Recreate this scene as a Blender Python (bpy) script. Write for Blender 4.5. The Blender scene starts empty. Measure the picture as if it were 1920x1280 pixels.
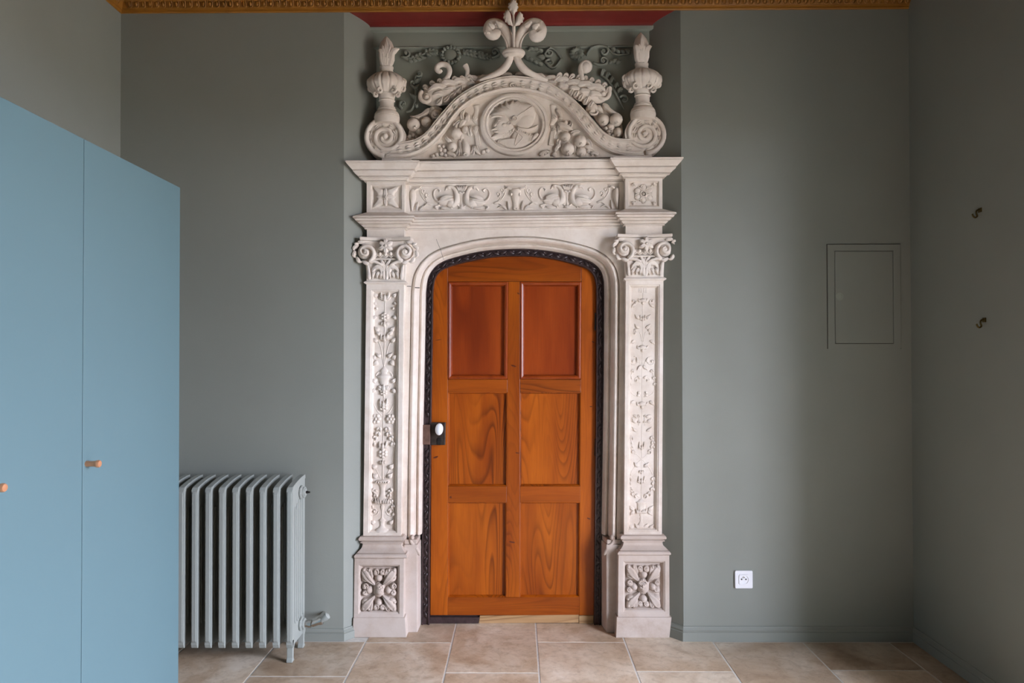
import bpy, bmesh, math, random
from mathutils import Vector, Matrix
random.seed(7)
sc = bpy.context.scene
COL = sc.collection
PI = math.pi

# ------------------------------------------------------------------ camera
F = 1280.0                      # focal length in pixels of the 1920 frame (24 mm)
PPX, PPY = 960.0, 657.0         # principal point
CAM = Vector((0.0, 0.0, 1.275))
YAW, PITCH, ROLL = 0.0076, 0.0117, -0.002
RM = (Matrix.Rotation(YAW, 3, 'Z') @ Matrix.Rotation(PI / 2 + PITCH, 3, 'X') @ Matrix.Rotation(ROLL, 3, 'Z'))
cam_d = bpy.data.cameras.new('camera')
cam_d.sensor_width = 36.0
cam_d.lens = 24.0
cam_d.shift_y = 17.0 / 1920.0
cam_d.clip_start = 0.02
cam = bpy.data.objects.new('camera', cam_d)
cam.matrix_world = Matrix.Translation(CAM) @ RM.to_4x4()
COL.objects.link(cam)
sc.camera = cam

# ------------------------------------------------------------------ light and exposure
sc.view_settings.view_transform = 'Standard'
sc.view_settings.look = 'None'
sc.view_settings.gamma = 1.0
sc.view_settings.exposure = 0.0
sc.view_settings.use_curve_mapping = False
world = bpy.data.worlds.new('overcast_sky')
sc.world = world
world.use_nodes = True
world.node_tree.nodes['Background'].inputs[0].default_value = (0.92, 0.985, 1.20, 1)
world.node_tree.nodes['Background'].inputs[1].default_value = 39.0
# tall window in the thick right wall, just out of the picture: sky and terrace outside light the room through it
WINS = [(0.45, 1.95)]
WIN_Z0, WIN_Z1 = 0.06, 2.20
WALL_T = 0.62
XR_ = 1.795
for w0, w1 in WINS:
    pl = bpy.data.lights.new('window_portal', 'AREA')
    pl.shape = 'RECTANGLE'
    pl.size, pl.size_y = WIN_Z1 - WIN_Z0, w1 - w0
    pl.cycles.is_portal = True
    po = bpy.data.objects.new('window_portal', pl)
    po.location = (XR_ + WALL_T - 0.02, (w0 + w1) / 2, (WIN_Z0 + WIN_Z1) / 2)
    po.rotation_euler = (0, PI / 2, 0)
    COL.objects.link(po)

# ------------------------------------------------------------------ pixel -> place helpers
def ray(u, v):
    return RM @ Vector(((u - PPX) / F, (PPY - v) / F, -1.0))
def W(u, v, Y):                 # where the sight line through (u,v) meets the plane y = Y
    d = ray(u, v)
    return CAM + d * (Y / d.y)
def WX(u, v, X):
    d = ray(u, v)
    return CAM + d * (X / d.x)

# ------------------------------------------------------------------ materials
def nodes_of(name):
    m = bpy.data.materials.new(name)
    m.use_nodes = True
    nt = m.node_tree
    return m, nt, nt.nodes['Principled BSDF']
def N(nt, t, **kw):
    n = nt.nodes.new(t)
    for k, v in kw.items():
        if k.startswith('in_'):
            key = k[3:]
            key = int(key) if key.isdigit() else key
            n.inputs[key].default_value = v
        else:
            setattr(n, k, v)
    return n
def srgb(r, g, b):
    f = lambda c: c / 12.92 if c <= 0.04045 else ((c + 0.055) / 1.055) ** 2.4
    return (f(r / 255), f(g / 255), f(b / 255), 1)
def ramp(nt, stops):
    r = N(nt, 'ShaderNodeValToRGB')
    els = r.color_ramp.elements
    while len(els) < len(stops):
        els.new(0.5)
    for e, (p, c) in zip(els, stops):
        e.position = p
        e.color = c
    return r
def noise(nt, vec, scale, detail=3, rough=0.55, dist=0.0):
    n = N(nt, 'ShaderNodeTexNoise')
    n.inputs['Scale'].default_value = scale
    n.inputs['Detail'].default_value = detail
    n.inputs['Roughness'].default_value = rough
    n.inputs['Distortion'].default_value = dist
    if vec is not None:
        nt.links.new(vec, n.inputs['Vector'])
    return n
def bump(nt, height, bsdf, strength, dist):
    b = N(nt, 'ShaderNodeBump')
    b.inputs['Strength'].default_value = strength
    b.inputs['Distance'].default_value = dist
    nt.links.new(height, b.inputs['Height'])
    nt.links.new(b.outputs['Normal'], bsdf.inputs['Normal'])
def mixc(nt, fac, a, b, mode='MIX'):
    m = N(nt, 'ShaderNodeMix', data_type='RGBA', blend_type=mode)
    for sock, val in ((m.inputs['Factor'], fac), (m.inputs[6], a), (m.inputs[7], b)):
        if hasattr(val, 'default_value'):
            nt.links.new(val, sock)
        else:
            sock.default_value = val
    return m.outputs[2]
def geo_pos(nt):
    return N(nt, 'ShaderNodeNewGeometry').outputs['Position']
def obj_co(nt):
    return N(nt, 'ShaderNodeTexCoord').outputs['Object']

def paint(name, col, rough=0.6, var=0.06, bs=0.15, scale=2.2):
    m, nt, b = nodes_of(name)
    p = geo_pos(nt)
    n1 = noise(nt, p, scale, 4)
    lo = tuple(c * (1 - var) for c in col[:3]) + (1,)
    hi = tuple(min(1, c * (1 + var)) for c in col[:3]) + (1,)
    r = ramp(nt, [(0.3, lo), (0.7, hi)])
    nt.links.new(n1.outputs[0], r.inputs[0])
    nt.links.new(r.outputs[0], b.inputs['Base Color'])
    b.inputs['Roughness'].default_value = rough
    n2 = noise(nt, p, 220, 3)
    bump(nt, n2.outputs[0], b, bs, 0.001)
    return m

def stone_mat(name, a, c, d, low_tone=srgb(184, 163, 146)):
    m, nt, b = nodes_of(name)
    p = geo_pos(nt)
    n1 = noise(nt, p, 3.1, 5, 0.6)
    n2 = noise(nt, p, 17, 5, 0.65)
    n3 = noise(nt, p, 95, 3)
    r1 = ramp(nt, [(0.32, a), (0.52, c), (0.75, d)])
    nt.links.new(n1.outputs[0], r1.inputs[0])
    r2 = ramp(nt, [(0.36, (0.84, 0.80, 0.76, 1)), (0.56, (1, 1, 1, 1))])
    nt.links.new(n2.outputs[0], r2.inputs[0])
    c2 = mixc(nt, 0.5, r1.outputs[0], r2.outputs[0], 'MULTIPLY')
    # old limewash, plus colour darkened low on the shafts to offset strong light
    sep = N(nt, 'ShaderNodeSeparateXYZ')
    nt.links.new(p, sep.inputs[0])
    mr = N(nt, 'ShaderNodeMapRange')
    for k, v in zip(('From Min', 'From Max', 'To Min', 'To Max'), (0.1, 1.25, 0.95, 0.0)):
        mr.inputs[k].default_value = v
    nt.links.new(sep.outputs[2], mr.inputs['Value'])
    n4 = noise(nt, p, 9, 5, 0.7)
    r4 = ramp(nt, [(0.30, (0.25, 0.25, 0.25, 1)), (0.60, (1, 1, 1, 1))])
    nt.links.new(n4.outputs[0], r4.inputs[0])
    mu = N(nt, 'ShaderNodeMath', operation='MULTIPLY')
    nt.links.new(mr.outputs[0], mu.inputs[0])
    nt.links.new(r4.outputs[0], mu.inputs[1])
    c3 = mixc(nt, mu.outputs[0], c2, low_tone)
    nt.links.new(c3, b.inputs['Base Color'])
    b.inputs['Roughness'].default_value = 0.82
    ad = N(nt, 'ShaderNodeMath', operation='MULTIPLY_ADD')
    ad.inputs[1].default_value = 0.5
    nt.links.new(n3.outputs[0], ad.inputs[0])
    nt.links.new(n2.outputs[0], ad.inputs[2])
    bump(nt, ad.outputs[0], b, 0.35, 0.002)
    return m

def wood_mat(name, along, dark, mid, light, rough=0.33, lines=15.0):
    """stained pine, grain running along 'x' or 'z'"""
    m, nt, b = nodes_of(name)
    co = obj_co(nt)
    oi = N(nt, 'ShaderNodeObjectInfo')
    off = N(nt, 'ShaderNodeVectorMath', operation='SCALE')
    cmb = N(nt, 'ShaderNodeCombineXYZ')
    for k, s in ((0, 37.0), (1, 53.0), (2, 71.0)):
        q = N(nt, 'ShaderNodeMath', operation='MULTIPLY')
        q.inputs[1].default_value = s
        nt.links.new(oi.outputs['Random'], q.inputs[0])
        nt.links.new(q.outputs[0], cmb.inputs[k])
    mp = N(nt, 'ShaderNodeMapping')
    mp.inputs['Scale'].default_value = (6.5, 4, 0.9) if along == 'z' else (0.9, 4, 6.5)
    nt.links.new(co, mp.inputs['Vector'])
    add = N(nt, 'ShaderNodeVectorMath', operation='ADD')
    nt.links.new(mp.outputs[0], add.inputs[0])
    nt.links.new(cmb.outputs[0], add.inputs[1])
    n1 = noise(nt, add.outputs[0], 1.0, 1.5, 0.35, 0.25)
    mul = N(nt, 'ShaderNodeMath', operation='MULTIPLY')
    mul.inputs[1].default_value = lines
    nt.links.new(n1.outputs[0], mul.inputs[0])
    fr = N(nt, 'ShaderNodeMath', operation='FRACT')
    nt.links.new(mul.outputs[0], fr.inputs[0])
    r1 = ramp(nt, [(0.0, (0, 0, 0, 1)), (0.55, (0.25, 0.25, 0.25, 1)), (0.86, (1, 1, 1, 1)), (1.0, (0.1, 0.1, 0.1, 1))])
    nt.links.new(fr.outputs[0], r1.inputs[0])
    # grain is strong in some places, faint in others
    n2 = noise(nt, add.outputs[0], 0.55, 2)
    r2 = ramp(nt, [(0.42, (0.10, 0.10, 0.10, 1)), (0.66, (0.85, 0.85, 0.85, 1))])
    nt.links.new(n2.outputs[0], r2.inputs[0])
    st = N(nt, 'ShaderNodeMath', operation='MULTIPLY')
    nt.links.new(r1.outputs[0], st.inputs[0])
    nt.links.new(r2.outputs[0], st.inputs[1])
    n3 = noise(nt, add.outputs[0], 1.6, 4, 0.6)
    rb = ramp(nt, [(0.3, mid), (0.7, light)])
    nt.links.new(n3.outputs[0], rb.inputs[0])
    c = mixc(nt, st.outputs[0], rb.outputs[0], dark)
    # fine pores
    mp2 = N(nt, 'ShaderNodeMapping')
    mp2.inputs['Scale'].default_value = (420, 200, 7) if along == 'z' else (7, 200, 420)
    nt.links.new(co, mp2.inputs['Vector'])
    n4 = noise(nt, mp2.outputs[0], 1.0, 2)
    r4 = ramp(nt, [(0.35, (0.80, 0.76, 0.74, 1)), (0.6, (1, 1, 1, 1))])
    nt.links.new(n4.outputs[0], r4.inputs[0])
    c = mixc(nt, 0.55, c, r4.outputs[0], 'MULTIPLY')
    hs = N(nt, 'ShaderNodeHueSaturation')
    vv = N(nt, 'ShaderNodeMapRange')
    vv.inputs['To Min'].default_value = 0.88
    vv.inputs['To Max'].default_value = 1.08
    nt.links.new(oi.outputs['Random'], vv.inputs['Value'])
    nt.links.new(vv.outputs[0], hs.inputs['Value'])
    nt.links.new(c, hs.inputs['Color'])
    nt.links.new(hs.outputs[0], b.inputs['Base Color'])
    b.inputs['Roughness'].default_value = rough
    b.inputs['Specular IOR Level'].default_value = 0.35
    bump(nt, n4.outputs[0], b, 0.10, 0.0006)
    return m

def tile_mat(name):
    m, nt, b = nodes_of(name)
    p = geo_pos(nt)
    oi = N(nt, 'ShaderNodeObjectInfo')
    sh = N(nt, 'ShaderNodeVectorMath', operation='ADD')
    sc_ = N(nt, 'ShaderNodeMath', operation='MULTIPLY')
    sc_.inputs[1].default_value = 30
    nt.links.new(oi.outputs['Random'], sc_.inputs[0])
    nt.links.new(p, sh.inputs[0])
    nt.links.new(sc_.outputs[0], sh.inputs[1])
    v = sh.outputs[0]
    n1 = noise(nt, v, 3.6, 6, 0.62, 0.6)
    r1 = ramp(nt, [(0.24, srgb(150, 122, 94)), (0.44, srgb(190, 166, 140)), (0.62, srgb(214, 197, 176)), (0.82, srgb(236, 228, 216))])
    nt.links.new(n1.outputs[0], r1.inputs[0])
    n2 = noise(nt, v, 26, 6, 0.7, 0.5)
    r2 = ramp(nt, [(0.36, (0.60, 0.55, 0.50, 1)), (0.52, (1, 1, 1, 1))])
    nt.links.new(n2.outputs[0], r2.inputs[0])
    c = mixc(nt, 0.5, r1.outputs[0], r2.outputs[0], 'MULTIPLY')
    # pits and plaster dust left from the works
    n3 = noise(nt, v, 60, 4, 0.7)
    r3 = ramp(nt, [(0.66, (0, 0, 0, 1)), (0.74, (1, 1, 1, 1))])
    nt.links.new(n3.outputs[0], r3.inputs[0])
    k = N(nt, 'ShaderNodeMath', operation='MULTIPLY')
    k.inputs[1].default_value = 0.5
    nt.links.new(r3.outputs[0], k.inputs[0])
    c = mixc(nt, k.outputs[0], c, srgb(226, 222, 216))
    hs = N(nt, 'ShaderNodeHueSaturation')
    vv = N(nt, 'ShaderNodeMapRange')
    vv.inputs['To Min'].default_value = 0.80
    vv.inputs['To Max'].default_value = 1.10
    nt.links.new(oi.outputs['Random'], vv.inputs['Value'])
    nt.links.new(vv.outputs[0], hs.inputs['Value'])
    nt.links.new(c, hs.inputs['Color'])
    nt.links.new(hs.outputs[0], b.inputs['Base Color'])
    b.inputs['Roughness'].default_value = 0.40
    bump(nt, n2.outputs[0], b, 0.2, 0.0015)
    return m

def simple(name, col, rough=0.5, metal=0.0, sc_=40, var=0.12, bs=0.1):
    m, nt, b = nodes_of(name)
    p = obj_co(nt)
    n1 = noise(nt, p, sc_, 4)
    lo = tuple(c * (1 - var) for c in col[:3]) + (1,)
    hi = tuple(min(1, c * (1 + var)) for c in col[:3]) + (1,)
    r = ramp(nt, [(0.3, lo), (0.7, hi)])
    nt.links.new(n1.outputs[0], r.inputs[0])
    nt.links.new(r.outputs[0], b.inputs['Base Color'])
    b.inputs['Roughness'].default_value = rough
    b.inputs['Metallic'].default_value = metal
    if bs:
        bump(nt, n1.outputs[0], b, bs, 0.001)
    return m

M = {
    'wall': paint('grey_green_wall_paint', srgb(132, 135, 127), 0.6, 0.035, 0.25),
    'panelgreen': paint('grey_green_panel_paint', srgb(142, 147, 136), 0.5, 0.04, 0.1),
    'ceiling': paint('painted_wood_ceiling', srgb(108, 80, 52), 0.7),
    'stone': stone_mat('pale_limestone', srgb(220, 208, 195), srgb(234, 224, 213), srgb(240, 233, 225)),
    'stone_low': stone_mat('worn_limestone', srgb(156, 134, 116), srgb(178, 158, 142), srgb(206, 194, 184), srgb(194, 180, 170)),
    'wood_z': wood_mat('stained_pine_upright', 'z', srgb(72, 24, 4), srgb(144, 64, 9), srgb(182, 93, 17), 0.33, 24.0),
    'wood_x': wood_mat('stained_pine_level', 'x', srgb(74, 25, 5), srgb(140, 62, 10), srgb(168, 84, 17), 0.33, 22.0),
    'wood_red': wood_mat('stained_plywood_reddish', 'z', srgb(116, 42, 14), srgb(142, 56, 17), srgb(166, 74, 24), 0.3, 3.0),
    'wood_raw': wood_mat('raw_pine', 'x', srgb(120, 80, 44), srgb(176, 136, 92), srgb(200, 166, 122), 0.7),
    'frame': simple('dark_waxed_oak', srgb(60, 46, 46), 0.32, 0, 60, 0.35, 0.3),
    'tile': tile_mat('travertine'),
    'grout': simple('pale_grout', srgb(205, 200, 192), 0.9, 0, 50, 0.08, 0.2),
    'gold': paint('ochre_cornice_paint', srgb(150, 99, 30), 0.5, 0.14, 0.2, 14),
    'red': paint('dark_red_paint', srgb(124, 42, 36), 0.45, 0.12, 0.1, 8),
    'radiator': paint('radiator_grey_paint', srgb(150, 154, 148), 0.42, 0.03, 0.1, 6),
    'wardrobe': paint('blue_lacquer', srgb(90, 116, 122), 0.45, 0.015, 0.03, 2),
    'copper': simple('brushed_copper', srgb(222, 160, 120), 0.3, 0.55, 80, 0.06, 0.0),
    'iron': simple('dark_iron', srgb(70, 60, 54), 0.42, 0.6, 60, 0.3, 0.25),
    'black_iron': simple('black_iron', srgb(34, 30, 28), 0.45, 0.4, 60, 0.3, 0.2),
    'rust': simple('worn_brown_iron', srgb(112, 84, 72), 0.5, 0.35, 40, 0.3, 0.3),
    'ceramic': simple('white_porcelain', srgb(232, 236, 240), 0.12, 0, 5, 0.02, 0.0),
    'plastic': simple('white_plastic', srgb(236, 236, 240), 0.35, 0, 5, 0.01, 0.0),
    'plastic_hole': simple('black_hole', srgb(20, 20, 24), 0.6, 0, 5, 0.01, 0.0),
    'chrome': simple('chrome', srgb(200, 196, 190), 0.16, 1.0, 60, 0.08, 0.0),
    'brass': simple('old_brass', srgb(92, 76, 36), 0.4, 0.7, 60, 0.15, 0.1),
    'crack': simple('dark_joint_and_shadow_gap', srgb(60, 54, 48), 0.9, 0, 40, 0.2, 0.0),
    'terrace': paint('pale_gravel', srgb(150, 138, 120), 0.9, 0.1, 0.3, 8),
    'winframe': paint('white_window_paint', srgb(225, 224, 218), 0.5),
}
def glass_mat():
    m, nt, b = nodes_of('window_glass')
    b.inputs['Base Color'].default_value = (1, 1, 1, 1)
    b.inputs['Roughness'].default_value = 0.0
    b.inputs['Alpha'].default_value = 0.12
    b.inputs['IOR'].default_value = 1.45
    return m
M['glass'] = glass_mat()

# ------------------------------------------------------------------ object helpers
WLOC = {}
def thing(name, label, cat, loc, group=None, kind=None):
    o = bpy.data.objects.new(name, None)
    o.empty_display_size = 0.05
    o.location = loc
    COL.objects.link(o)
    o['label'] = label
    if kind:
        o['kind'] = kind
    else:
        o['category'] = cat
    if group:
        o['group'] = group
    WLOC[o.name] = Vector(loc)
    return o
def hang(o, parent, loc):
    o.location = loc
    if parent is not None:
        o.parent = parent
        o.matrix_parent_inverse = Matrix.Translation(-WLOC[parent.name])
    WLOC[o.name] = Vector(loc)

class MB:
    def __init__(s):
        s.v, s.f = [], []
    def add(s, verts, faces):
        k = len(s.v)
        s.v += [tuple(p) for p in verts]
        s.f += [tuple(i + k for i in q) for q in faces]
    def mesh(s, name, mat, smooth, origin):
        me = bpy.data.meshes.new(name)
        me.from_pydata([(p[0] - origin[0], p[1] - origin[1], p[2] - origin[2]) for p in s.v], [], s.f)
        bm = bmesh.new()
        bm.from_mesh(me)
        bmesh.ops.remove_doubles(bm, verts=bm.verts, dist=1e-6)
        bmesh.ops.recalc_face_normals(bm, faces=bm.faces)
        bm.to_mesh(me)
        bm.free()
        me.materials.append(mat)
        if smooth is True:
            for p in me.polygons:
                p.use_smooth = True
        return me
    def build(s, name, mat, parent=None, smooth=True, bevel=0.0, label=None, kind=None, cat=None, group=None, angle=None):
        xs, ys, zs = zip(*s.v)
        o3 = Vector(((min(xs) + max(xs)) / 2, (min(ys) + max(ys)) / 2, (min(zs) + max(zs)) / 2 if parent is not None else min(zs)))
        me = s.mesh(name, M[mat] if isinstance(mat, str) else mat, smooth, o3)
        if angle is not None:
            me.shade_smooth() if hasattr(me, 'shade_smooth') else None
            me.set_sharp_from_angle(angle=math.radians(angle))
        o = bpy.data.objects.new(name, me)
        COL.objects.link(o)
        hang(o, parent, o3)
        if bevel:
            b = o.modifiers.new('bevel', 'BEVEL')
            b.width, b.segments, b.limit_method, b.angle_limit = bevel, 2, 'ANGLE', math.radians(35)
        if label: o['label'] = label
        if kind: o['kind'] = kind
        if cat: o['category'] = cat
        if group: o['group'] = group
        return o
def inst(name, me, parent, mat4):
    """another piece with shared mesh data, placed by a world matrix"""
    o = bpy.data.objects.new(name, me)
    COL.objects.link(o)
    o.parent = parent
    o.matrix_parent_inverse = Matrix.Translation(-WLOC[parent.name])
    o.matrix_basis = mat4
    WLOC[o.name] = mat4.translation.copy()
    return o

# ------------------------------------------------------------------ shape helpers
def box(mb, x0, x1, y0, y1, z0, z1):
    v = [(x, y, z) for x in (x0, x1) for y in (y0, y1) for z in (z0, z1)]
    mb.add(v, [(0, 1, 3, 2), (4, 6, 7, 5), (0, 4, 5, 1), (2, 3, 7, 6), (0, 2, 6, 4), (1, 5, 7, 3)])
def prism_y(mb, xz, y0, y1):
    n = len(xz)
    v = [(x, y0, z) for x, z in xz] + [(x, y1, z) for x, z in xz]
    mb.add(v, [tuple(range(n)), tuple(range(2 * n - 1, n - 1, -1))] + [(i, (i + 1) % n, n + (i + 1) % n, n + i) for i in range(n)])
def prism_z(mb, xy, z0, z1):
    n = len(xy)
    v = [(x, y, z0) for x, y in xy] + [(x, y, z1) for x, y in xy]
    mb.add(v, [tuple(range(n)), tuple(range(2 * n - 1, n - 1, -1))] + [(i, (i + 1) % n, n + (i + 1) % n, n + i) for i in range(n)])
def prism_x(mb, yz, x0, x1):
    n = len(yz)
    v = [(x0, y, z) for y, z in yz] + [(x1, y, z) for y, z in yz]
    mb.add(v, [tuple(range(n)), tuple(range(2 * n - 1, n - 1, -1))] + [(i, (i + 1) % n, n + (i + 1) % n, n + i) for i in range(n)])
def pxprism(mb, uv, Yf, Yb, Yref=None):
    pts = [W(u, v, Yref or Yf) for u, v in uv]
    prism_y(mb, [(p.x, p.z) for p in pts], Yf, Yb)
def CR(pts, n=4, closed=False):
    """Catmull-Rom through tuples of any length"""
    out = []
    m = len(pts)
    if m < 3 and not closed:
        n = max(n, 2)
    rng = m if closed else m - 1
    for i in range(rng):
        p0 = pts[(i - 1) % m] if (closed or i > 0) else pts[0]
        p1, p2 = pts[i], pts[(i + 1) % m]
        p3 = pts[(i + 2) % m] if (closed or i + 2 < m) else pts[-1]
        for k in range(n):
            t = k / n
            out.append(tuple(0.5 * (2 * b + (c - a) * t + (2 * a - 5 * b + 4 * c - d) * t * t + (3 * b - a - 3 * c + d) * t ** 3)
                             for a, b, c, d in zip(p0, p1, p2, p3)))
    if not closed:
        out.append(tuple(pts[-1]))
    return out
def stroke(mb, pts, Y, ds=0.8, n=4, cs=5, full=False, yoff=None):
    """a carved ridge (or a free rod when full) along (u, v, r) given in pixels on plane Y; yoff leans it forward along its length"""
    P = CR([tuple(map(float, p)) for p in pts], n)
    q = [W(p[0], p[1], Y) for p in P]
    r = [max(0.15, p[2]) * Y / F for p in P]
    m = len(P)
    if yoff:
        for i in range(m):
            t = i / (m - 1)
            q[i].y += yoff[0] + (yoff[1] - yoff[0]) * t
    rings = cs * 2 if full else cs + 1
    V = []
    for i in range(m):
        t = q[min(i + 1, m - 1)] - q[max(i - 1, 0)]
        t = Vector((t.x, 0, t.z))
        t = t.normalized() if t.length > 1e-9 else Vector((1, 0, 0))
        nx, nz = -t.z, t.x
        for k in range(rings):
            a = (2 * PI * k / rings) if full else PI * k / cs
            V.append((q[i].x + nx * math.cos(a) * r[i], q[i].y - math.sin(a) * r[i] * ds, q[i].z + nz * math.cos(a) * r[i]))
    Fc = []
    for i in range(m - 1):
        for k in range(rings if full else rings - 1):
            a, b = i * rings + k, i * rings + (k + 1) % rings
            Fc.append((a, b, b + rings, a + rings))
    Fc.append(tuple(range(rings)))
    Fc.append(tuple((m - 1) * rings + k for k in range(rings)))
    mb.add(V, Fc)
def blob(mb, u, v, ru, rv, Y, rd=None, rot=0.0, seg=10, rings=6, lobes=0, depth=0.0):
    c = W(u, v, Y)
    s = Y / F
    ru, rv, rd = ru * s, rv * s, (rd if rd is not None else (ru + rv) / 2) * s
    ca, sa = math.cos(rot), math.sin(rot)
    V, Fc = [], []
    for j in range(1, rings):
        th = PI * j / rings
        for i in range(seg):
            ph = 2 * PI * i / seg
            k = 1 + (0.10 * math.cos(lobes * ph) if lobes else 0)
            x, z, y = ru * k * math.sin(th) * math.cos(ph), rv * k * math.sin(th) * math.sin(ph), -rd * math.cos(th)
            V.append((c.x + x * ca - z * sa, c.y + y - depth, c.z + x * sa + z * ca))
    V += [(c.x, c.y - rd - depth, c.z), (c.x, c.y + rd - depth, c.z)]
    a, b = len(V) - 2, len(V) - 1
    for j in range(rings - 2):
        for i in range(seg):
            Fc.append((j * seg + i, j * seg + (i + 1) % seg, (j + 1) * seg + (i + 1) % seg, (j + 1) * seg + i))
    for i in range(seg):
        Fc.append((a, (i + 1) % seg, i))
        Fc.append((b, (rings - 2) * seg + i, (rings - 2) * seg + (i + 1) % seg))
    mb.add(V, Fc)
def leaf(mb, spine, w, Y, h, lobes=3, n=4, taper=0.75, depth=0.0, curl=0.0, vein=0.25):
    """a carved leaf: spine (u,v) pixels from stalk to tip, half-width w, height h in pixels"""
    P = CR([tuple(map(float, p)) for p in spine], max(n, int(math.ceil(3.2 * lobes / max(1, len(spine) - 1)))))
    q = [W(p[0], p[1], Y) for p in P]
    s = Y / F
    m = len(q)
    S = (-1.0, -0.72, -0.35, 0.0, 0.35, 0.72, 1.0)
    V, Fc = [], []
    for i in range(m):
        t = i / (m - 1)
        tg = q[min(i + 1, m - 1)] - q[max(i - 1, 0)]
        tg = Vector((tg.x, 0, tg.z)).normalized()
        nx, nz = -tg.z, tg.x
        base = math.sin(PI * min(1, (0.10 + 0.90 * t)) ** taper)
        lb = 0.62 + 0.38 * abs(math.sin(PI * lobes * t + 0.3)) if lobes else 1
        wid = w * s * max(0.04, base) * lb
        for x in S:
            prof = (1 - x * x) ** 0.7 * (1 - vein * math.exp(-(x / 0.22) ** 2)) + (0.14 if abs(abs(x) - 0.72) < 0.01 else 0)
            d = h * s * (0.35 + 0.65 * math.sin(PI * min(1, t * 0.85 + 0.12))) * prof * (0.85 + 0.25 * lb) + curl * s * t * t
            V.append((q[i].x + nx * x * wid, q[i].y - d - depth + (0.001 if abs(x) == 1 else 0), q[i].z + nz * x * wid))
    k = len(S)
    for i in range(m - 1):
        for j in range(k - 1):
            Fc.append((i * k + j, i * k + j + 1, (i + 1) * k + j + 1, (i + 1) * k + j))
    mb.add(V, Fc)
def inflate(mb, outline, Y, h, n=2, rows=((1, 0), (.96, .45), (.86, .72), (.66, .92), (.35, 1.0))):
    """carved relief swelling from an outline (pixels on plane Y), h = height in pixels"""
    P = CR([tuple(map(float, p)) for p in outline], n, True)
    q = [W(u, v, Y) for u, v in P]
    c = sum(q, Vector()) / len(q)
    m = len(q)
    V, Fc = [], []
    for k, z in rows:
        V += [(c.x + (p.x - c.x) * k, Y - z * h * Y / F + (0.001 if z == 0 else 0), c.z + (p.z - c.z) * k) for p in q]
    V.append((c.x, Y - h * Y / F, c.z))
    for j in range(len(rows) - 1):
        for i in range(m):
            Fc.append((j * m + i, j * m + (i + 1) % m, (j + 1) * m + (i + 1) % m, (j + 1) * m + i))
    j = (len(rows) - 1) * m
    Fc += [(j + i, j + (i + 1) % m, len(V) - 1) for i in range(m)]
    mb.add(V, Fc)
def lathe(mb, axis, prof, Y, seg=18, flat=1.0, lobes=0, lob=0.0):
    """turned shape: axis(v) -> u, prof [(v, half width px)] on plane Y (flat squashes its depth)"""
    s = Y / F
    V, Fc = [], []
    for v, hw in prof:
        c = W(axis(v), v, Y)
        for i in range(seg):
            a = 2 * PI * i / seg
            k = 1 + lob * math.cos(lobes * a) if lobes else 1
            V.append((c.x + hw * s * k * math.cos(a), c.y - hw * s * k * math.sin(a) * flat, c.z))
    for j in range(len(prof) - 1):
        for i in range(seg):
            Fc.append((j * seg + i, j * seg + (i + 1) % seg, (j + 1) * seg + (i + 1) % seg, (j + 1) * seg + i))
    Fc.append(tuple(range(seg)))
    Fc.append(tuple((len(prof) - 1) * seg + i for i in range(seg)))
    mb.add(V, Fc)
def spiral(u, v, r0, r1, a0, turns, sq=1.0, n=22):
    """points (u,v) on a spiral in pixels, angle measured clockwise on the picture"""
    out = []
    for i in range(n + 1):
        t = i / n
        r = r0 * (r1 / r0) ** t
        a = a0 + turns * 2 * PI * t
        out.append((u + r * math.cos(a), v + r * math.sin(a) * sq))
    return out
def cyl(mb, a, b, r0, r1=None, seg=14):
    a, b = Vector(a), Vector(b)
    r1 = r0 if r1 is None else r1
    d = (b - a).normalized()
    x = d.orthogonal().normalized()
    y = d.cross(x)
    V = []
    for p, r in ((a, r0), (b, r1)):
        for i in range(seg):
            t = 2 * PI * i / seg
            V.append(p + x * math.cos(t) * r + y * math.sin(t) * r)
    mb.add(V, [tuple(range(seg)), tuple(range(2 * seg - 1, seg - 1, -1))] + [(i, (i + 1) % seg, seg + (i + 1) % seg, seg + i) for i in range(seg)])
def turned(mb, a, d, prof, seg=16):
    """solid of revolution about axis a + d*s, prof [(s, r)]"""
    a, d = Vector(a), Vector(d).normalized()
    x = d.orthogonal().normalized()
    y = d.cross(x)
    V, Fc = [], []
    for s, r in prof:
        for i in range(seg):
            t = 2 * PI * i / seg
            V.append(a + d * s + (x * math.cos(t) + y * math.sin(t)) * max(r, 1e-5))
    for j in range(len(prof) - 1):
        for i in range(seg):
            Fc.append((j * seg + i, j * seg + (i + 1) % seg, (j + 1) * seg + (i + 1) % seg, (j + 1) * seg + i))
    Fc += [tuple(range(seg)), tuple((len(prof) - 1) * seg + i for i in range(seg))]
    mb.add(V, Fc)

# ================================================================== THE ROOM
YW = 3.107                                  # face of the back wall
YN = 3.245                                  # back of the niche above the doorway
XL = W(224, 640, YW).x
XR = W(1708.5, 640, YW).x
YB = -2.3                                   # wall behind the camera
ZC = 3.06
nl0, nr0 = W(644.5, 640, YW).x, W(1279, 640, YW).x
nl1, nr1 = nl0 + 0.118, nr0 - 0.130

mb = MB()
box(mb, XL - 0.3, XR + WALL_T, YB - 0.3, 3.7, -0.12, -0.0012)
floor = mb.build('floor', 'grout', None, False, label='travertine tile floor with pale grout joints', kind='structure')
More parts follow.
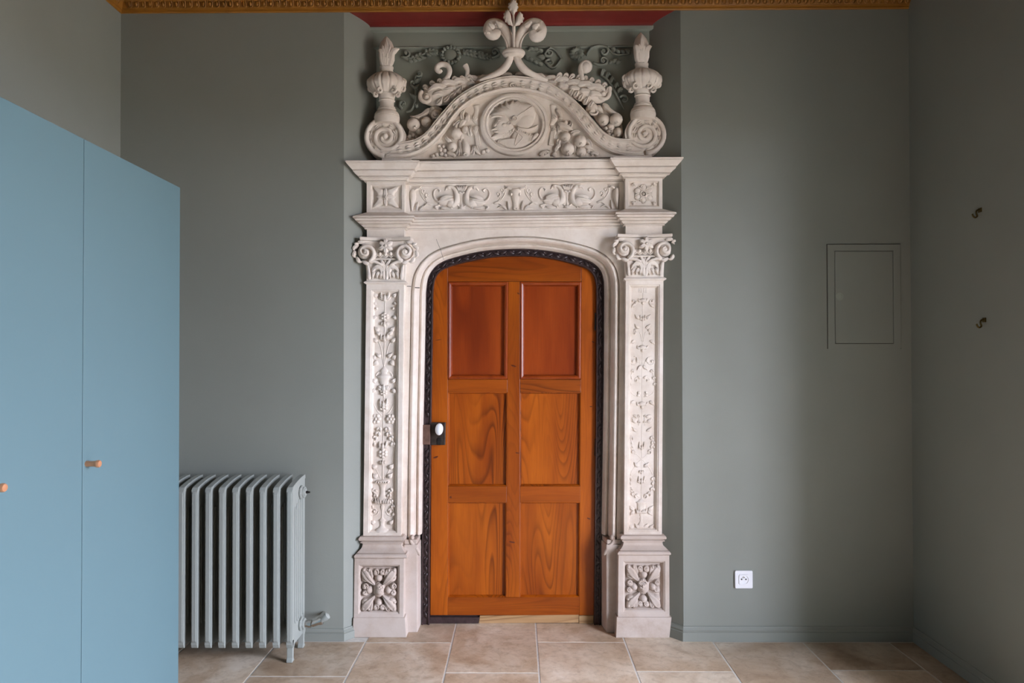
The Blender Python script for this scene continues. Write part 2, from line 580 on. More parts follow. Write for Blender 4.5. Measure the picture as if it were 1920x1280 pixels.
# the tiles: rows of 40 x 60 cm slabs running away from the camera, staggered by half
XJ = [-1.87, -1.475, -1.08, -0.686, -0.296, 0.086, 0.481, 0.877, 1.278, 1.664, 1.87]
OFF = [3.0, 3.15, 2.752, 3.08, 2.785, 3.085, 2.80, 3.10, 2.814, 3.12]
tcache = {}
for c in range(10):
    y = OFF[c] + 0.595 * 2
    while y > YB:
        y0, y1 = max(y - 0.595, YB), min(y, 3.42 if 3 <= c <= 6 else YW - 0.018)
        y -= 0.595
        x0, x1 = max(XJ[c], XL), min(XJ[c + 1], XR)
        if y1 - y0 < 0.02:
            continue
        key = (round(x1 - x0, 4), round(y1 - y0, 4))
        if key not in tcache:
            mt = MB()
            g, e, a, b2 = 0.0036, 0.0012, (x1 - x0) / 2, (y1 - y0) / 2
            V = []
            for sx, sy in ((-1, -1), (1, -1), (1, 1), (-1, 1)):
                V.append((sx * (a - g), sy * (b2 - g), -0.012))
            for sx, sy in ((-1, -1), (1, -1), (1, 1), (-1, 1)):
                V.append((sx * (a - g), sy * (b2 - g), -0.0008))
            for sx, sy in ((-1, -1), (1, -1), (1, 1), (-1, 1)):
                V.append((sx * (a - g - e), sy * (b2 - g - e), 0.0))
            fc = [(8, 9, 10, 11)]
            for i in range(4):
                j = (i + 1) % 4
                fc += [(i, j, 4 + j, 4 + i), (4 + i, 4 + j, 8 + j, 8 + i)]
            mt.add(V, fc)
            tcache[key] = mt.mesh('tile', M['tile'], False, (0, 0, 0))
        inst('tile', tcache[key], floor, Matrix.Translation(((x0 + x1) / 2, (y0 + y1) / 2, random.uniform(-0.0003, 0.0003))))

# back wall: two sides with splayed niche cheeks, one wall
mb = MB()
prism_z(mb, [(XL - 0.15, YW), (nl0, YW), (nl1, YN + 0.004), (nl1, 3.55), (XL - 0.15, 3.55)], 0, ZC)
prism_z(mb, [(XR + 0.15, YW), (nr0, YW), (nr1, YN + 0.004), (nr1, 3.55), (XR + 0.15, 3.55)], 0, ZC)
box(mb, nl1 - 0.02, nr1 + 0.02, 3.40, 3.55, 0, ZC)
wall_back = mb.build('wall_back', 'wall', None, False, kind='structure', label='grey green wall with a splayed niche around the doorway')
mb = MB()
box(mb, XL - 0.15, XL, YB, 3.2, 0, ZC)
mb.build('wall_left', 'wall', None, False, kind='structure', label='grey green side wall behind the blue wardrobe')
mb = MB()
ys = [YB] + [y for w in sorted(WINS) for y in w] + [3.2]
for i in range(0, len(ys), 2):
    box(mb, XR, XR + WALL_T, ys[i], ys[i + 1], 0, ZC)
for w0, w1 in WINS:
    box(mb, XR, XR + WALL_T, w0, w1, 0, WIN_Z0)
    box(mb, XR, XR + WALL_T, w0, w1, WIN_Z1, ZC)
mb.build('wall_right', 'wall', None, False, kind='structure', label='dark grey green side wall with two brass hooks')
mb = MB()
box(mb, XL - 0.15, XR + 0.15, YB - 0.15, YB, 0, ZC)
mb.build('wall_front', 'wall', None, False, kind='structure', label='wall behind the camera')
mb = MB()
box(mb, XL - 0.15, XR + WALL_T, YB - 0.15, 3.55, ZC, ZC + 0.12)
mb.build('ceiling', 'ceiling', None, False, kind='structure', label='ceiling above the gilded cornice')
# the windows that light the room (to the right, beside and behind the camera)
for k, ((w0, w1), lab) in enumerate(zip(WINS, ('tall window in the right wall beside the camera', 'tall window in the right wall behind the camera'))):
    win = thing('window_%d' % (k + 1), lab, None, (XR + WALL_T - 0.1, (w0 + w1) / 2, WIN_Z0), kind='structure')
    wm = (w0 + w1) / 2
    mb = MB()
    for (a, b2, c, d) in ((w0, w0 + .05, WIN_Z0, WIN_Z1), (w1 - .05, w1, WIN_Z0, WIN_Z1), (w0 + .05, w1 - .05, WIN_Z0, WIN_Z0 + .05),
                          (w0 + .05, w1 - .05, WIN_Z1 - .05, WIN_Z1), (wm - .03, wm + .03, WIN_Z0 + .05, WIN_Z1 - .05)):
        box(mb, XR + WALL_T - 0.12, XR + WALL_T - 0.07, a, b2, c, d)
    mb.build('window_frame', 'winframe', win, False)
mb = MB()
box(mb, XR + WALL_T, XR + 30, -22, 24, -0.45, -0.40)
mb.build('ground', 'terrace', None, False, kind='structure', label='pale gravel terrace outside the window')

# skirting
def skirt_profile(h):
    return [(0.0, 0.0), (0.014, 0.0), (0.014, h * 0.62), (0.010, h * 0.66), (0.012, h * 0.78), (0.005, h * 0.92), (0.004, h), (0.0, h)]
def skirting(name, path, h, label):
    """path: plan points; the profile sticks out to the right-hand side of the walking direction"""
    mb = MB()
    pr = skirt_profile(h)
    P = [Vector((a, b, 0)) for a, b in path]
    V, Fc = [], []
    for i, p in enumerate(P):
        d1 = (P[i] - P[i - 1]).normalized() if i else None
        d2 = (P[i + 1] - P[i]).normalized() if i + 1 < len(P) else None
        d1, d2 = d1 or d2, d2 or d1
        n1, n2 = Vector((d1.y, -d1.x, 0)), Vector((d2.y, -d2.x, 0))
        b = (n1 + n2)
        b = b / max(0.2, b.dot(n1))
        for o, z in pr:
            V.append((p.x + b.x * o, p.y + b.y * o, z))
    k = len(pr)
    for i in range(len(P) - 1):
        for j in range(k):
            Fc.append((i * k + j, i * k + (j + 1) % k, (i + 1) * k + (j + 1) % k, (i + 1) * k + j))
    Fc += [tuple(range(k)), tuple((len(P) - 1) * k + j for j in range(k))]
    mb.add(V, Fc)
    return mb.build(name, 'wall', None, False, kind='structure', label=label)
skirting('baseboard_left', [(XL, 1.0), (XL, YW), (nl0, YW), (nl0 + 0.055, YW + 0.064)], 0.052, 'low grey green skirting behind the radiator')
skirting('baseboard_right', [(nr0 - 0.062, YW + 0.066), (nr0, YW), (XR, YW), (XR, 0.2)], 0.064, 'moulded grey green skirting right of the doorway')

# ------------------------------------------------------------------ ochre cornice with egg moulding
zc = W(960, 21.5, YW).z
cornice = thing('trim_1', 'ochre painted cornice with a row of small egg shapes', None, (0, YW, zc), kind='structure')
CPROF = [(0.0, 0.0), (0.004, 0.001), (0.006, 0.004), (0.0065, 0.013), (0.010, 0.014), (0.011, 0.017), (0.010, 0.018), (0.012, 0.020),
         (0.022, 0.042), (0.026, 0.044), (0.029, 0.047), (0.034, 0.066), (0.058, 0.115), (0.095, 0.155), (0.10, ZC - zc), (0.0, ZC - zc)]
mb = MB()
prism_x(mb, [(YW - o, zc + z) for o, z in CPROF], XL, XR)
mb.build('cornice_run', 'gold', cornice, False)
mb = MB()
V, n = [], len(CPROF)
prism_y(mb, [(XL + o, zc + z) for o, z in CPROF], 0.5, YW - 0.001)
mb.build('cornice_run', 'gold', cornice, False)
# one egg with its shell
me_ = MB()
seg = 7
V = []
for j in range(1, 4):
    th = (PI / 2) * j / 3
    for i in range(seg):
        ph = 2 * PI * i / seg
        V.append((0.0085 * math.sin(th) * math.cos(ph), -0.008 * math.cos(th), 0.0125 * math.sin(th) * math.sin(ph) + 0.001))
V.append((0, -0.008, 0.001))
fc = [(len(V) - 1, i, (i + 1) % seg) for i in range(seg)]
for j in range(2):
    for i in range(seg):
        fc.append((j * seg + i, j * seg + (i + 1) % seg, (j + 1) * seg + (i + 1) % seg, (j + 1) * seg + i))
me_.add(V, fc)
V, fc = [], []
for i in range(9):
    a = PI * (1.0 + i / 8.0)
    x, z = 0.0122 * math.cos(a), 0.0155 * math.sin(a) + 0.003
    if i in (0, 8):
        z = 0.014
    V += [(x, 0.001, z), (x * 0.9, -0.007, z * 0.9), (x * 1.14, -0.001, z * 1.12)]
for i in range(8):
    for j in range(2):
        fc.append((3 * i + j, 3 * i + j + 1, 3 * i + j + 4, 3 * i + j + 3))
me_.add(V, fc)
egg = me_.mesh('egg', M['gold'], True, (0, 0, 0))
tilt = Matrix.Rotation(math.radians(24), 4, 'X')
step = 0.0308
x = XL + 0.05
while x < XR - 0.01:
    inst('egg', egg, cornice, Matrix.Translation((x, YW - 0.0175, zc + 0.031)) @ tilt)
    x += step
for k in range(8):
    inst('egg', egg, cornice, Matrix.Translation((XL + 0.0175, YW - 0.06 - k * step, zc + 0.031)) @ Matrix.Rotation(PI / 2, 4, 'Z') @ tilt)

# ------------------------------------------------------------------ painted woodwork above the doorway, in the niche
over = thing('overdoor_panel', 'grey green painted wooden panel with carved garlands above the stone pediment', 'panel', (0, YN, 2.20))
mb = MB()
box(mb, nl1 + .001, nr1 - .001, YN, YN + 0.04, 2.20, ZC)
mb.build('board', 'panelgreen', over, False)
def W_z(v, Y): return W(965, v, Y).z
mb = MB()
z0, z1, z2, z3 = W_z(87.5, 3.235), W_z(60, 3.235), W_z(57, 3.22), W_z(49, 3.215)
prism_x(mb, [(YN + .001, z0 - 0.006), (3.238, z0 - 0.004), (3.232, z0), (3.236, z0 + 0.004), (3.236, z1), (3.228, z1 + .003), (3.226, z2), (3.219, z2 + .004), (3.217, z3), (YN + .001, z3)],
        nl1 - .03, nr1 + .03)
mb.build('top_moulding', 'panelgreen', over, False)
mb = MB()
ztop = W_z(24, 3.12)
prism_x(mb, [(YN, z3)] + [(3.222 - 0.095 * (t / 6) ** 2.0, z3 + (ztop + 0.012 - z3) * (t / 6) ** 0.75) for t in range(7)] + [(3.127, ZC), (YN, ZC)], nl0 + .01, nr0 - .01)
mb.build('cove', 'red', over, False, label='dark red painted cove under the cornice')
YG = YN - 0.009
def gpart(name, fn, label=None):
    mb = MB()
    fn(mb)
    return mb.build(name, 'panelgreen', over, True, label=label)
def frond(mb, spine, w, nl, flip):
    """feathery frond: a midrib and curled leaflets"""
    P = CR([tuple(map(float, p)) for p in spine], 6)
    stroke(mb, [(u, v, 2.2) for u, v in spine], YG, 1.5, 4, 4, True)
    for i in range(nl):
        t = (i + 0.5) / nl
        k = int(t * (len(P) - 1))
        p, q = P[k], P[min(k + 1, len(P) - 1)]
        a = math.atan2(q[1] - p[1], q[0] - p[0])
        ww = w * (0.55 + 0.45 * math.sin(PI * t))
        for sgn in (-1, 1):
            s = ww * (1.0 if sgn * flip > 0 else 0.5)
            b = a + sgn * 1.25
            leaf(mb, [(p[0], p[1]), (p[0] + s * .55 * math.cos(b), p[1] + s * .55 * math.sin(b)),
                      (p[0] + s * math.cos(b - sgn * .5), p[1] + s * math.sin(b - sgn * .5))], 3.6, YG, 5.5, 0, 2)
def gscroll(mb, u, v, r, a0, turns, w=2.4, tail=()):
    pts = spiral(u, v, r, 1.5, a0, turns, 1, 14)
    stroke(mb, [(p[0], p[1], w * .8) for p in tail] + [(p[0], p[1], w * (1 - .5 * i / 14)) for i, p in enumerate(pts)], YG, 1.9, 2, 4, True)
    blob(mb, u, v, 2.6, 2.6, YG, 3.5, 0, 8, 5)
gpart('garland_frond', lambda mb: frond(mb, [(766, 113), (785, 106), (806, 97), (822, 98)], 12, 8, 1))
gpart('garland_frond', lambda mb: frond(mb, [(868, 98), (885, 99), (905, 103), (925, 108)], 11, 8, 1))
gpart('garland_scroll', lambda mb: gscroll(mb, 762, 100, 10, 2.6, -1.3, 2.6, [(775, 108), (764, 111)]))
gpart('garland_scroll', lambda mb: gscroll(mb, 928, 98, 9, 0.6, -1.3, 2.6, [(908, 106), (925, 108)]))
def wreath(mb):
    blob(mb, 845, 104, 14, 13, YG, 4, 0, 18, 6)
    for i in range(15):
        a = 2 * PI * i / 15
        leaf(mb, [(845 + 13 * math.cos(a), 104 + 12 * math.sin(a)), (845 + 17 * math.cos(a + .2), 104 + 15.5 * math.sin(a + .2)), (845 + 20 * math.cos(a + .3), 104 + 17 * math.sin(a + .3))], 3.4, YG, 8, 0, 2)
gpart('garland_wreath', wreath)
# right hand garland: paired scrolls, a flower and running leaves
def rg1(mb):
    gscroll(mb, 1030, 99, 9, 2.8, -1.4, 2.6, [(1052, 110), (1044, 97), (1032, 90)])
    gscroll(mb, 1031, 119, 9, 3.4, 1.4, 2.6, [(1052, 110), (1045, 121), (1036, 128)])
    for i, (u, v) in enumerate(((1012, 95), (1004, 93), (995, 92), (1012, 120), (1003, 117), (994, 112), (987, 109))):
        leaf(mb, [(u + 6, v + (3 if i < 3 else 2)), (u, v), (u - 5, v + (4 if i < 3 else -3))], 3.6, YG, 7, 0, 2)
    leaf(mb, [(1022, 108), (1014, 107), (1007, 107)], 5, YG, 5, 1)
gpart('garland_scroll', rg1)
def rflower(mb):
    for i in range(11):
        a = 2 * PI * i / 11
        leaf(mb, [(1081 + 3 * math.cos(a), 101 + 3 * math.sin(a)), (1081 + 9 * math.cos(a), 101 + 8 * math.sin(a)), (1081 + 14 * math.cos(a + .25), 101 + 12 * math.sin(a + .25))], 4, YG, 9, 0, 2)
    blob(mb, 1081, 101, 4, 4, YG, 6)
gpart('garland_flower', rflower)
def rg2(mb):
    gscroll(mb, 1132, 97, 9, -0.6, 1.4, 2.6, [(1100, 103), (1108, 91), (1122, 86), (1137, 89)])
    gscroll(mb, 1131, 114, 8, 0.4, -1.4, 2.4, [(1112, 117), (1120, 121), (1133, 121)])
    stroke(mb, [(1142, 93, 1.6), (1153, 102, 1.8), (1165, 103, 1.6), (1182, 100, 1.2)], YG, 2.0, 4, 4, True)
    for u, v in ((1150, 92), (1158, 96), (1167, 96), (1176, 95)):
        leaf(mb, [(u + 4, v + 5), (u, v + 1), (u - 5, v - 2)], 3.4, YG, 7, 0, 2)
    for u, v in ((1146, 117), (1154, 114), (1160, 117)):
        leaf(mb, [(u - 5, v + 1), (u, v), (u + 5, v - 3)], 3.2, YG, 7, 0, 2)
gpart('garland_scroll', rg2)
def rg3(mb):
    stroke(mb, [(1125, 140, 2), (1140, 152, 2.6), (1152, 172, 2.4), (1163, 192, 1.8), (1170, 204, 1)], YG, 2.0, 4, 4, True)
    for u, v, a in ((1128, 138, -1.2), (1136, 143, -.9), (1144, 150, -.6), (1152, 160, -.4), (1158, 168, -.2)):
        leaf(mb, [(u, v + 5), (u + 5 * math.cos(a), v + 5 * math.sin(a)), (u + 9 * math.cos(a + .7), v + 9 * math.sin(a + .7))], 4, YG, 8, 0, 2)
    gscroll(mb, 1171, 187, 10, 3.6, 1.3, 2.6)
    gscroll(mb, 1164, 168, 6, 2.2, 1.0, 2.4)
gpart('garland_scroll', rg3)
def lg3(mb):
    gscroll(mb, 786, 138, 7, 2.4, -1.1, 2.6, [(778, 152), (779, 145)])
    gscroll(mb, 775, 156, 7, 1.6, 1.1, 2.6, [(779, 185), (780, 170)])
    gscroll(mb, 756, 195, 9, 1.8, 1.2, 2.6)
    stroke(mb, [(779, 168, 2.2), (778, 190, 2.4), (772, 206, 2.2), (762, 210, 1.6)], YG, 2.0, 4, 4, True)
    for u, v in ((790, 150), (786, 162), (768, 178), (784, 196)):
        leaf(mb, [(779, v + 6), ((779 + u) / 2, v + 2), (u, v - 3)], 4, YG, 8, 1, 2)
gpart('garland_scroll', lg3)

# ================================================================== STONE DOORWAY
YP = 3.165                                  # face of the pilasters
YC = 3.205                                  # face of the stone between them
portal = thing('stone_doorway', 'carved pale limestone doorway surround with pilasters, frieze and crested pediment', 'doorway', (0, YC, 0))
PX = 3.17 / F
def sp(name, mb, parent=portal, smooth=True, bevel=0, label=None, mat='stone', angle=None):
    return mb.build(name, mat, parent, smooth, bevel, label, angle=angle)

def ring_block(mb, x0, x1, yf, yb, prof, zt, zb):
    """moulding returned round a projecting block: prof [(fraction from top, projection)]"""
    V, Fc = [], []
    for fr, o in prof:
        z = zt + (zb - zt) * fr
        V += [(x0 - o, yb, z), (x0 - o, yf - o, z), (x1 + o, yf - o, z), (x1 + o, yb, z)]
    n = len(prof)
    for i in range(n - 1):
        for j in range(4):
            a, b = 4 * i + j, 4 * i + (j + 1) % 4
            Fc.append((a, b, b + 4, a + 4))
    Fc += [(0, 1, 2, 3), tuple(4 * (n - 1) + j for j in range(4))]
    mb.add(V, Fc)
def run_block(mb, xa, xb, yf, yb, prof, za, zb):
    """straight moulding between xa and xb; za / zb = (top, bottom) heights at either end"""
    V, Fc = [], []
    n = len(prof)
    for x, (zt, zo) in ((xa, za), (xb, zb)):
        for fr, o in prof:
            V.append((x, yf - o, zt + (zo - zt) * fr))
        V += [(x, yb, zo), (x, yb, zt)]
    k = n + 2
    for j in range(k):
        Fc.append((j, (j + 1) % k, k + (j + 1) % k, k + j))
    Fc += [tuple(range(k)), tuple(k + j for j in range(k))]
    mb.add(V, Fc)
def sunk_panel(mb, outer, inner, Yf, Yb, depth, bev=3.0, steps=True):
    """a slab with a sunk field: outer / inner are pixel quads (tl, tr, br, bl) on plane Yf"""
    o = [W(u, v, Yf) for u, v in outer]
    a = [W(u, v, Yf) for u, v in inner]
    c = sum((p for p in a), Vector()) / 4
    s = PX
    def shrink(ps, k):
        r = []
        for p in ps:
            d = p - c
            r.append(Vector((p.x - math.copysign(k * s, d.x), p.y, p.z - math.copysign(k * s, d.z))))
        return r
    rows = [(o, Yb), (o, Yf), (a, Yf)]
    if steps:
        rows += [(shrink(a, 1.0), Yf + 0.004), (shrink(a, 2.2), Yf + 0.004), (shrink(a, bev + 1.2), Yf + depth)]
    else:
        rows += [(shrink(a, bev), Yf + depth)]
    V, Fc = [], []
    for ps, y in rows:
        V += [(p.x, y, p.z) for p in ps]
    for i in range(len(rows) - 1):
        for j in range(4):
            Fc.append((4 * i + j, 4 * i + (j + 1) % 4, 4 * i + 4 + (j + 1) % 4, 4 * i + 4 + j))
    k = 4 * (len(rows) - 1)
    Fc += [(k, k + 1, k + 2, k + 3), (0, 1, 2, 3)]
    mb.add(V, Fc)

# ---- arch and jambs
OUT = [(790, 1168), (790.6, 1080), (791.2, 990), (792, 890), (793.4, 791), (795.2, 700), (796.6, 625), (797.5, 572), (798.5, 542), (803, 518), (814.5, 500.5), (832, 488.6), (859, 480), (898, 471),
       (936, 467), (978, 465.7), (1016, 468), (1055, 474), (1090.6, 483), (1111, 491.5), (1126, 505), (1132.5, 524), (1133.6, 548), (1133.5, 590), (1133.2, 650), (1132.5, 730), (1131.3, 815), (1130, 900), (1128.6, 990), (1127.2, 1080), (1126, 1168)]
INN = [(805, 1168), (805.5, 1080), (806.1, 990), (807.2, 890), (808.5, 791), (809.9, 700), (811, 625), (811.6, 572), (812.2, 544), (816, 522), (826, 508), (842, 500), (866, 493), (901, 485.5),
       (937, 481), (978, 480), (1014, 482), (1050, 488), (1083, 497), (1101, 504), (1112, 515), (1117, 530), (1118, 550), (1118.2, 590), (1118.2, 650), (1117.8, 730), (1117, 815), (1116, 900), (1115.3, 990), (1114.6, 1080), (1114, 1168)]
YF_ = 3.285                                 # face of the dark door frame
def world_path(pts, Y, n=5):
    P = CR([tuple(map(float, p)) for p in pts], n)
    q = [W(u, v, Y) for u, v in P]
    return [(p.x, p.z) for p in q]
def normals(path):
    out = []
    for i in range(len(path)):
        a, b = path[max(i - 1, 0)], path[min(i + 1, len(path) - 1)]
        dx, dz = b[0] - a[0], b[1] - a[1]
        l = math.hypot(dx, dz)
        out.append((-dz / l, dx / l))
    return out
out_path = world_path(OUT, YF_)
out_path[0] = (out_path[0][0], 0.0)
out_path[-1] = (out_path[-1][0], 0.0)
zstop = W(775, 1007, 3.21).z
mp_ = [p for p in out_path if p[1] > zstop]
mp_ = [(out_path[1][0] * .5 + mp_[0][0] * .5, zstop)] + mp_ + [(mp_[-1][0], zstop)]
nn = normals(mp_)
APROF = [(-2, 3.33), (-1, 3.272), (0.5, 3.262), (3, 3.250), (5.5, 3.246), (8, 3.250), (10, 3.258), (11, 3.260), (12, 3.256), (12.5, 3.238), (14, 3.222),
         (17, 3.209), (20, 3.204), (23, 3.205), (26, 3.212), (27.5, 3.220), (28.3, 3.223), (29, 3.2045)]
def off_pt(p, n, o):
    k = 0.0021 * (1 - 0.24 * abs(n[1])) * o
    return (p[0] + n[0] * k, p[1] + n[1] * k)
mb = MB()
V, Fc = [], []
k = len(APROF)
for p, n in zip(mp_, nn):
    for o, y in APROF:
        q = off_pt(p, n, o)
        V.append((q[0], y, q[1]))
for i in range(len(mp_) - 1):
    for j in range(k - 1):
        Fc.append((i * k + j, i * k + j + 1, (i + 1) * k + j + 1, (i + 1) * k + j))
Fc += [tuple(range(k)), tuple((len(mp_) - 1) * k + j for j in range(k))]
mb.add(V, Fc)
arch = sp('arch_moulding', mb, angle=40)
# plain face of the arch wall
outer_edge = [off_pt(p, n, 28.8) for p, n in zip(mp_, nn)]
zl_, zr_ = W(757, 427, YC).z, W(1172, 422, YC).z
xl_, xr_ = W(702, 640, YC).x, W(1232, 640, YC).x
mb = MB()
prism_y(mb, [(xl_, 0.0), (outer_edge[0][0], 0.0)] + outer_edge + [(outer_edge[-1][0], 0.0), (xr_, 0.0), (xr_, zr_), (xl_, zl_)], YC, 3.36)
spandrel = sp('spandrel', mb, smooth=False)
mb = MB()
stroke(mb, [(818, 448, .2), (823, 461, .3), (826, 468, .25), (829, 478, .3), (832, 487, .2)], 3.204, 0.5)
sp('crack', mb, spandrel, mat='crack')
mb = MB()
stroke(mb, [(763, 536.5, .5), (771, 537, .6)], 3.204, 0.5)
stroke(mb, [(778, 539, .7), (787, 539.5, .8)], 3.2035, 0.5)
sp('crack', mb, spandrel, mat='crack')
# stops at the foot of the arch mouldings, with plain jamb blocks under them
for sgn, ua, ub, uc, vb in ((-1, 757, 783, 790, 1184), (1, 1166, 1137, 1127, 1184)):
    a, b2, c = W(ua, 1100, 3.19).x, W(ub, 1100, 3.192).x, W(uc, 1100, YF_).x
    zt = W(ub, 1012, 3.2).z
    mb = MB()
    prism_z(mb, [(a - .0 * sgn, 3.19), (b2, 3.192), (c + sgn * 0.002, 3.272), (c + sgn * 0.002, 3.33), (a, 3.33)], 0.0, zt - 0.02)
    prism_z(mb, [(a, 3.198), (b2 - sgn * -0.004, 3.2), (c + sgn * 0.006, 3.275), (c + sgn * 0.006, 3.33), (a, 3.33)], zt - 0.02, zt + 0.002)
    jb = sp('jamb_block', mb, smooth=False, bevel=0.004, mat='stone_low')
    mb = MB()
    k_ = 1 if sgn < 0 else -1
    stroke(mb, [(ub - 14 * k_, 1006, 2.5), (ub - 12 * k_, 1016, 3), (ub - 5 * k_, 1024, 3.4), (ub + 1 * k_, 1034, 3.6), (ub + 4 * k_, 1040, 2)], 3.20, 1.0)
    blob(mb, ub - 10 * k_, 1007, 4, 5, 3.2, 6)
    sp('moulding_stop', mb, jb, mat='stone_low')

# ---- pedestals, pilasters, capitals
def lerp(a, b, t): return a + (b - a) * t
PIL = {
    'L': dict(shaft=((687, 533), (757, 533), (751.5, 1004), (681, 1004)), panel=((696, 543), (748.5, 543), (744.5, 999), (690.5, 999)),
              die=((664.5, 1046), (757.5, 1046), (756.5, 1158), (663, 1158)), dpanel=((673, 1059), (749, 1059), (748.5, 1151), (672, 1151)),
              plinth=((661.5, 1158), (760, 1158), (762, 1191), (661, 1191)), base=(1004, 1047)),
    'R': dict(shaft=((1173.5, 526), (1244, 526), (1241, 1002), (1170, 1002)), panel=((1179.5, 533), (1237.5, 533), (1234, 996), (1176, 996)),
              die=((1159.5, 1039), (1255, 1039), (1255.5, 1157), (1158.5, 1157)), dpanel=((1169, 1052), (1247, 1052), (1247, 1147), (1168.5, 1147)),
              plinth=((1155.5, 1157), (1260, 1157), (1255, 1191.5), (1155, 1191)), base=(1002, 1041)),
}
BASEP = [(0, 0.002), (0.02, 0.012), (0.08, 0.017), (0.16, 0.018), (0.22, 0.013), (0.23, 0.006), (0.27, 0.006), (0.28, 0.011), (0.32, 0.011), (0.33, 0.004), (0.42, 0.002), (0.54, 0.005), (0.66, 0.014),
         (0.74, 0.024), (0.75, 0.019), (0.78, 0.019), (0.79, 0.028), (0.86, 0.034), (0.93, 0.034), (0.98, 0.029), (1.0, 0.022)]
pils = {}
for key, d in PIL.items():
    mb = MB()
    sunk_panel(mb, d['shaft'], d['panel'], YP, 3.30, 0.021, 4.6)
    pils[key] = sp('pilaster', mb, smooth=False)
    s = d['shaft']
    x0, x1 = W(*s[3], YP).x, W(*s[2], YP).x
    zt, zb = W(700 if key == 'L' else 1200, d['base'][0], YP).z, W(700 if key == 'L' else 1200, d['base'][1], YP - 0.026).z
    mb = MB()
    ring_block(mb, x0, x1, YP, 3.30, BASEP, zt, zb)
    sp('pilaster_base', mb, smooth=False, mat='stone_low', angle=22)
    mb = MB()
    sunk_panel(mb, d['die'], d['dpanel'], YP - 0.022, 3.30, 0.024, 4.5)
    q = d['plinth']
    a = [W(u, v, YP - 0.028) for u, v in q]
    prism_y(mb, [(a[0].x + .002, a[0].z), (a[1].x - .002, a[1].z), (a[2].x, 0.0), (a[3].x, 0.0)], YP - 0.029, 3.30)
    d['ped'] = sp('pedestal', mb, smooth=False, bevel=0.003, mat='stone_low')

# carved heads and foliage on the pedestals
YD = YP - 0.022 + 0.024
def pedestal_carving(key, cu, cv, hw, hh):
    ped = PIL[key]['ped']
    def lobe(mb, f0, f1, f2, w_, h_):
        g_ = lambda f: (cu + f[0] * hw, cv + f[1] * hh)
        leaf(mb, [g_(f0), g_(f1), g_(f2)], w_, YD, h_, 0, 4, 1.55, vein=.35)
    for sx, sy in ((-1, -1), (1, -1), (-1, 1), (1, 1)):     # three-lobed leaves turned into the corners
        mb = MB()
        P2 = lambda a_, b_: (cu + sx * hw * a_, cv + sy * hh * b_)
        lobe(mb, (sx * .22, sy * .24), (sx * .62, sy * .60), (sx * .97, sy * .97), 9.0, 14)
        lobe(mb, (sx * .45, sy * .40), (sx * .74, sy * .50), (sx * .98, sy * .60), 6.4, 11)
        lobe(mb, (sx * .36, sy * .48), (sx * .46, sy * .76), (sx * .60, sy * .98), 6.4, 11)
        for a_, b_, r_ in ((.86, .88, 4.2), (.88, .58, 3.6), (.56, .88, 3.6)):
            blob(mb, *P2(a_, b_), r_, r_, YD - .008, 7, 0, 8, 5)
        stroke(mb, [(*P2(.90, .70), .8), (*P2(.74, .74), 1.4), (*P2(.70, .92), .8)], YD - .016, 1.4)
        sp('corner_leaf', mb, ped, mat='stone_low')
    for sx, sy in ((-1, 0), (1, 0), (0, -1), (0, 1)):       # curled lumps in the middle of each side
        mb = MB()
        P3 = lambda a_, o_: (cu + sx * hw * a_ + abs(sy) * o_, cv + sy * hh * a_ + abs(sx) * o_)
        blob(mb, *P3(.56, 0), 8, 8, YD, 12, 0, 10, 6)
        for o_ in (-1, 1):
            blob(mb, *P3(.79, o_ * 6.0), 6.6, 6.6, YD - .003, 10, 0, 10, 6)
            stroke(mb, [(p[0], p[1], 1.2) for p in spiral(*P3(.80, o_ * 6.2), 5.4, 1.4, 1.0, 1.2 * o_, 1, 12)], YD - .022, 1.6, 2)
        sp('side_leaf', mb, ped, mat='stone_low')
    mb = MB()
    blob(mb, cu, cv, 12, 15.5, YD, 11, 0, 16, 8)
    sp('boss_setting', mb, ped, mat='stone_low')
    mb = MB()
    blob(mb, cu, cv, 8.5, 11.5, YD - 0.014, 9, 0, 14, 8)
    if key == 'L':
        for i in range(34):                 # a seed-covered boss
            a, r = random.uniform(0, 2 * PI), math.sqrt(random.random())
            blob(mb, cu + 7.5 * r * math.cos(a), cv + 10 * r * math.sin(a), 1.4, 1.4, YD - 0.014 - 9 * PX * math.sqrt(max(0, 1 - r * r)) * .95, 1.4, 0, 6, 4)
    else:                                   # a small face
        blob(mb, cu, cv + 1, 1.5, 2.8, YD - 0.036, 2.6, 0, 8, 5)
        blob(mb, cu, cv + 6, 2.4, 1.2, YD - 0.033, 1.5, 0, 8, 5)
        for s in (-1, 1):
            blob(mb, cu + s * 3.2, cv - 1.4, 1.4, 1.0, YD - 0.035, 1.0, 0, 8, 5)
            blob(mb, cu + s * 3.8, cv + 3, 2.4, 2.4, YD - 0.031, 2, 0, 8, 5)
            stroke(mb, [(cu + s * 1.2, cv - 3.2, .8), (cu + s * 4.5, cv - 3.8, .9), (cu + s * 6, cv - 2, .5)], YD - 0.034, 1)
        for i in range(7):
            a = PI + PI * (i + .5) / 7
            blob(mb, cu + 7 * math.cos(a), cv - 4 + 6 * math.sin(a), 2.3, 2.3, YD - 0.028, 2.6, 0, 8, 5)
    sp('carved_boss', mb, ped, mat='stone_low')
pedestal_carving('L', 711.5, 1104, 33, 41)
pedestal_carving('R', 1205.5, 1098, 32, 41)

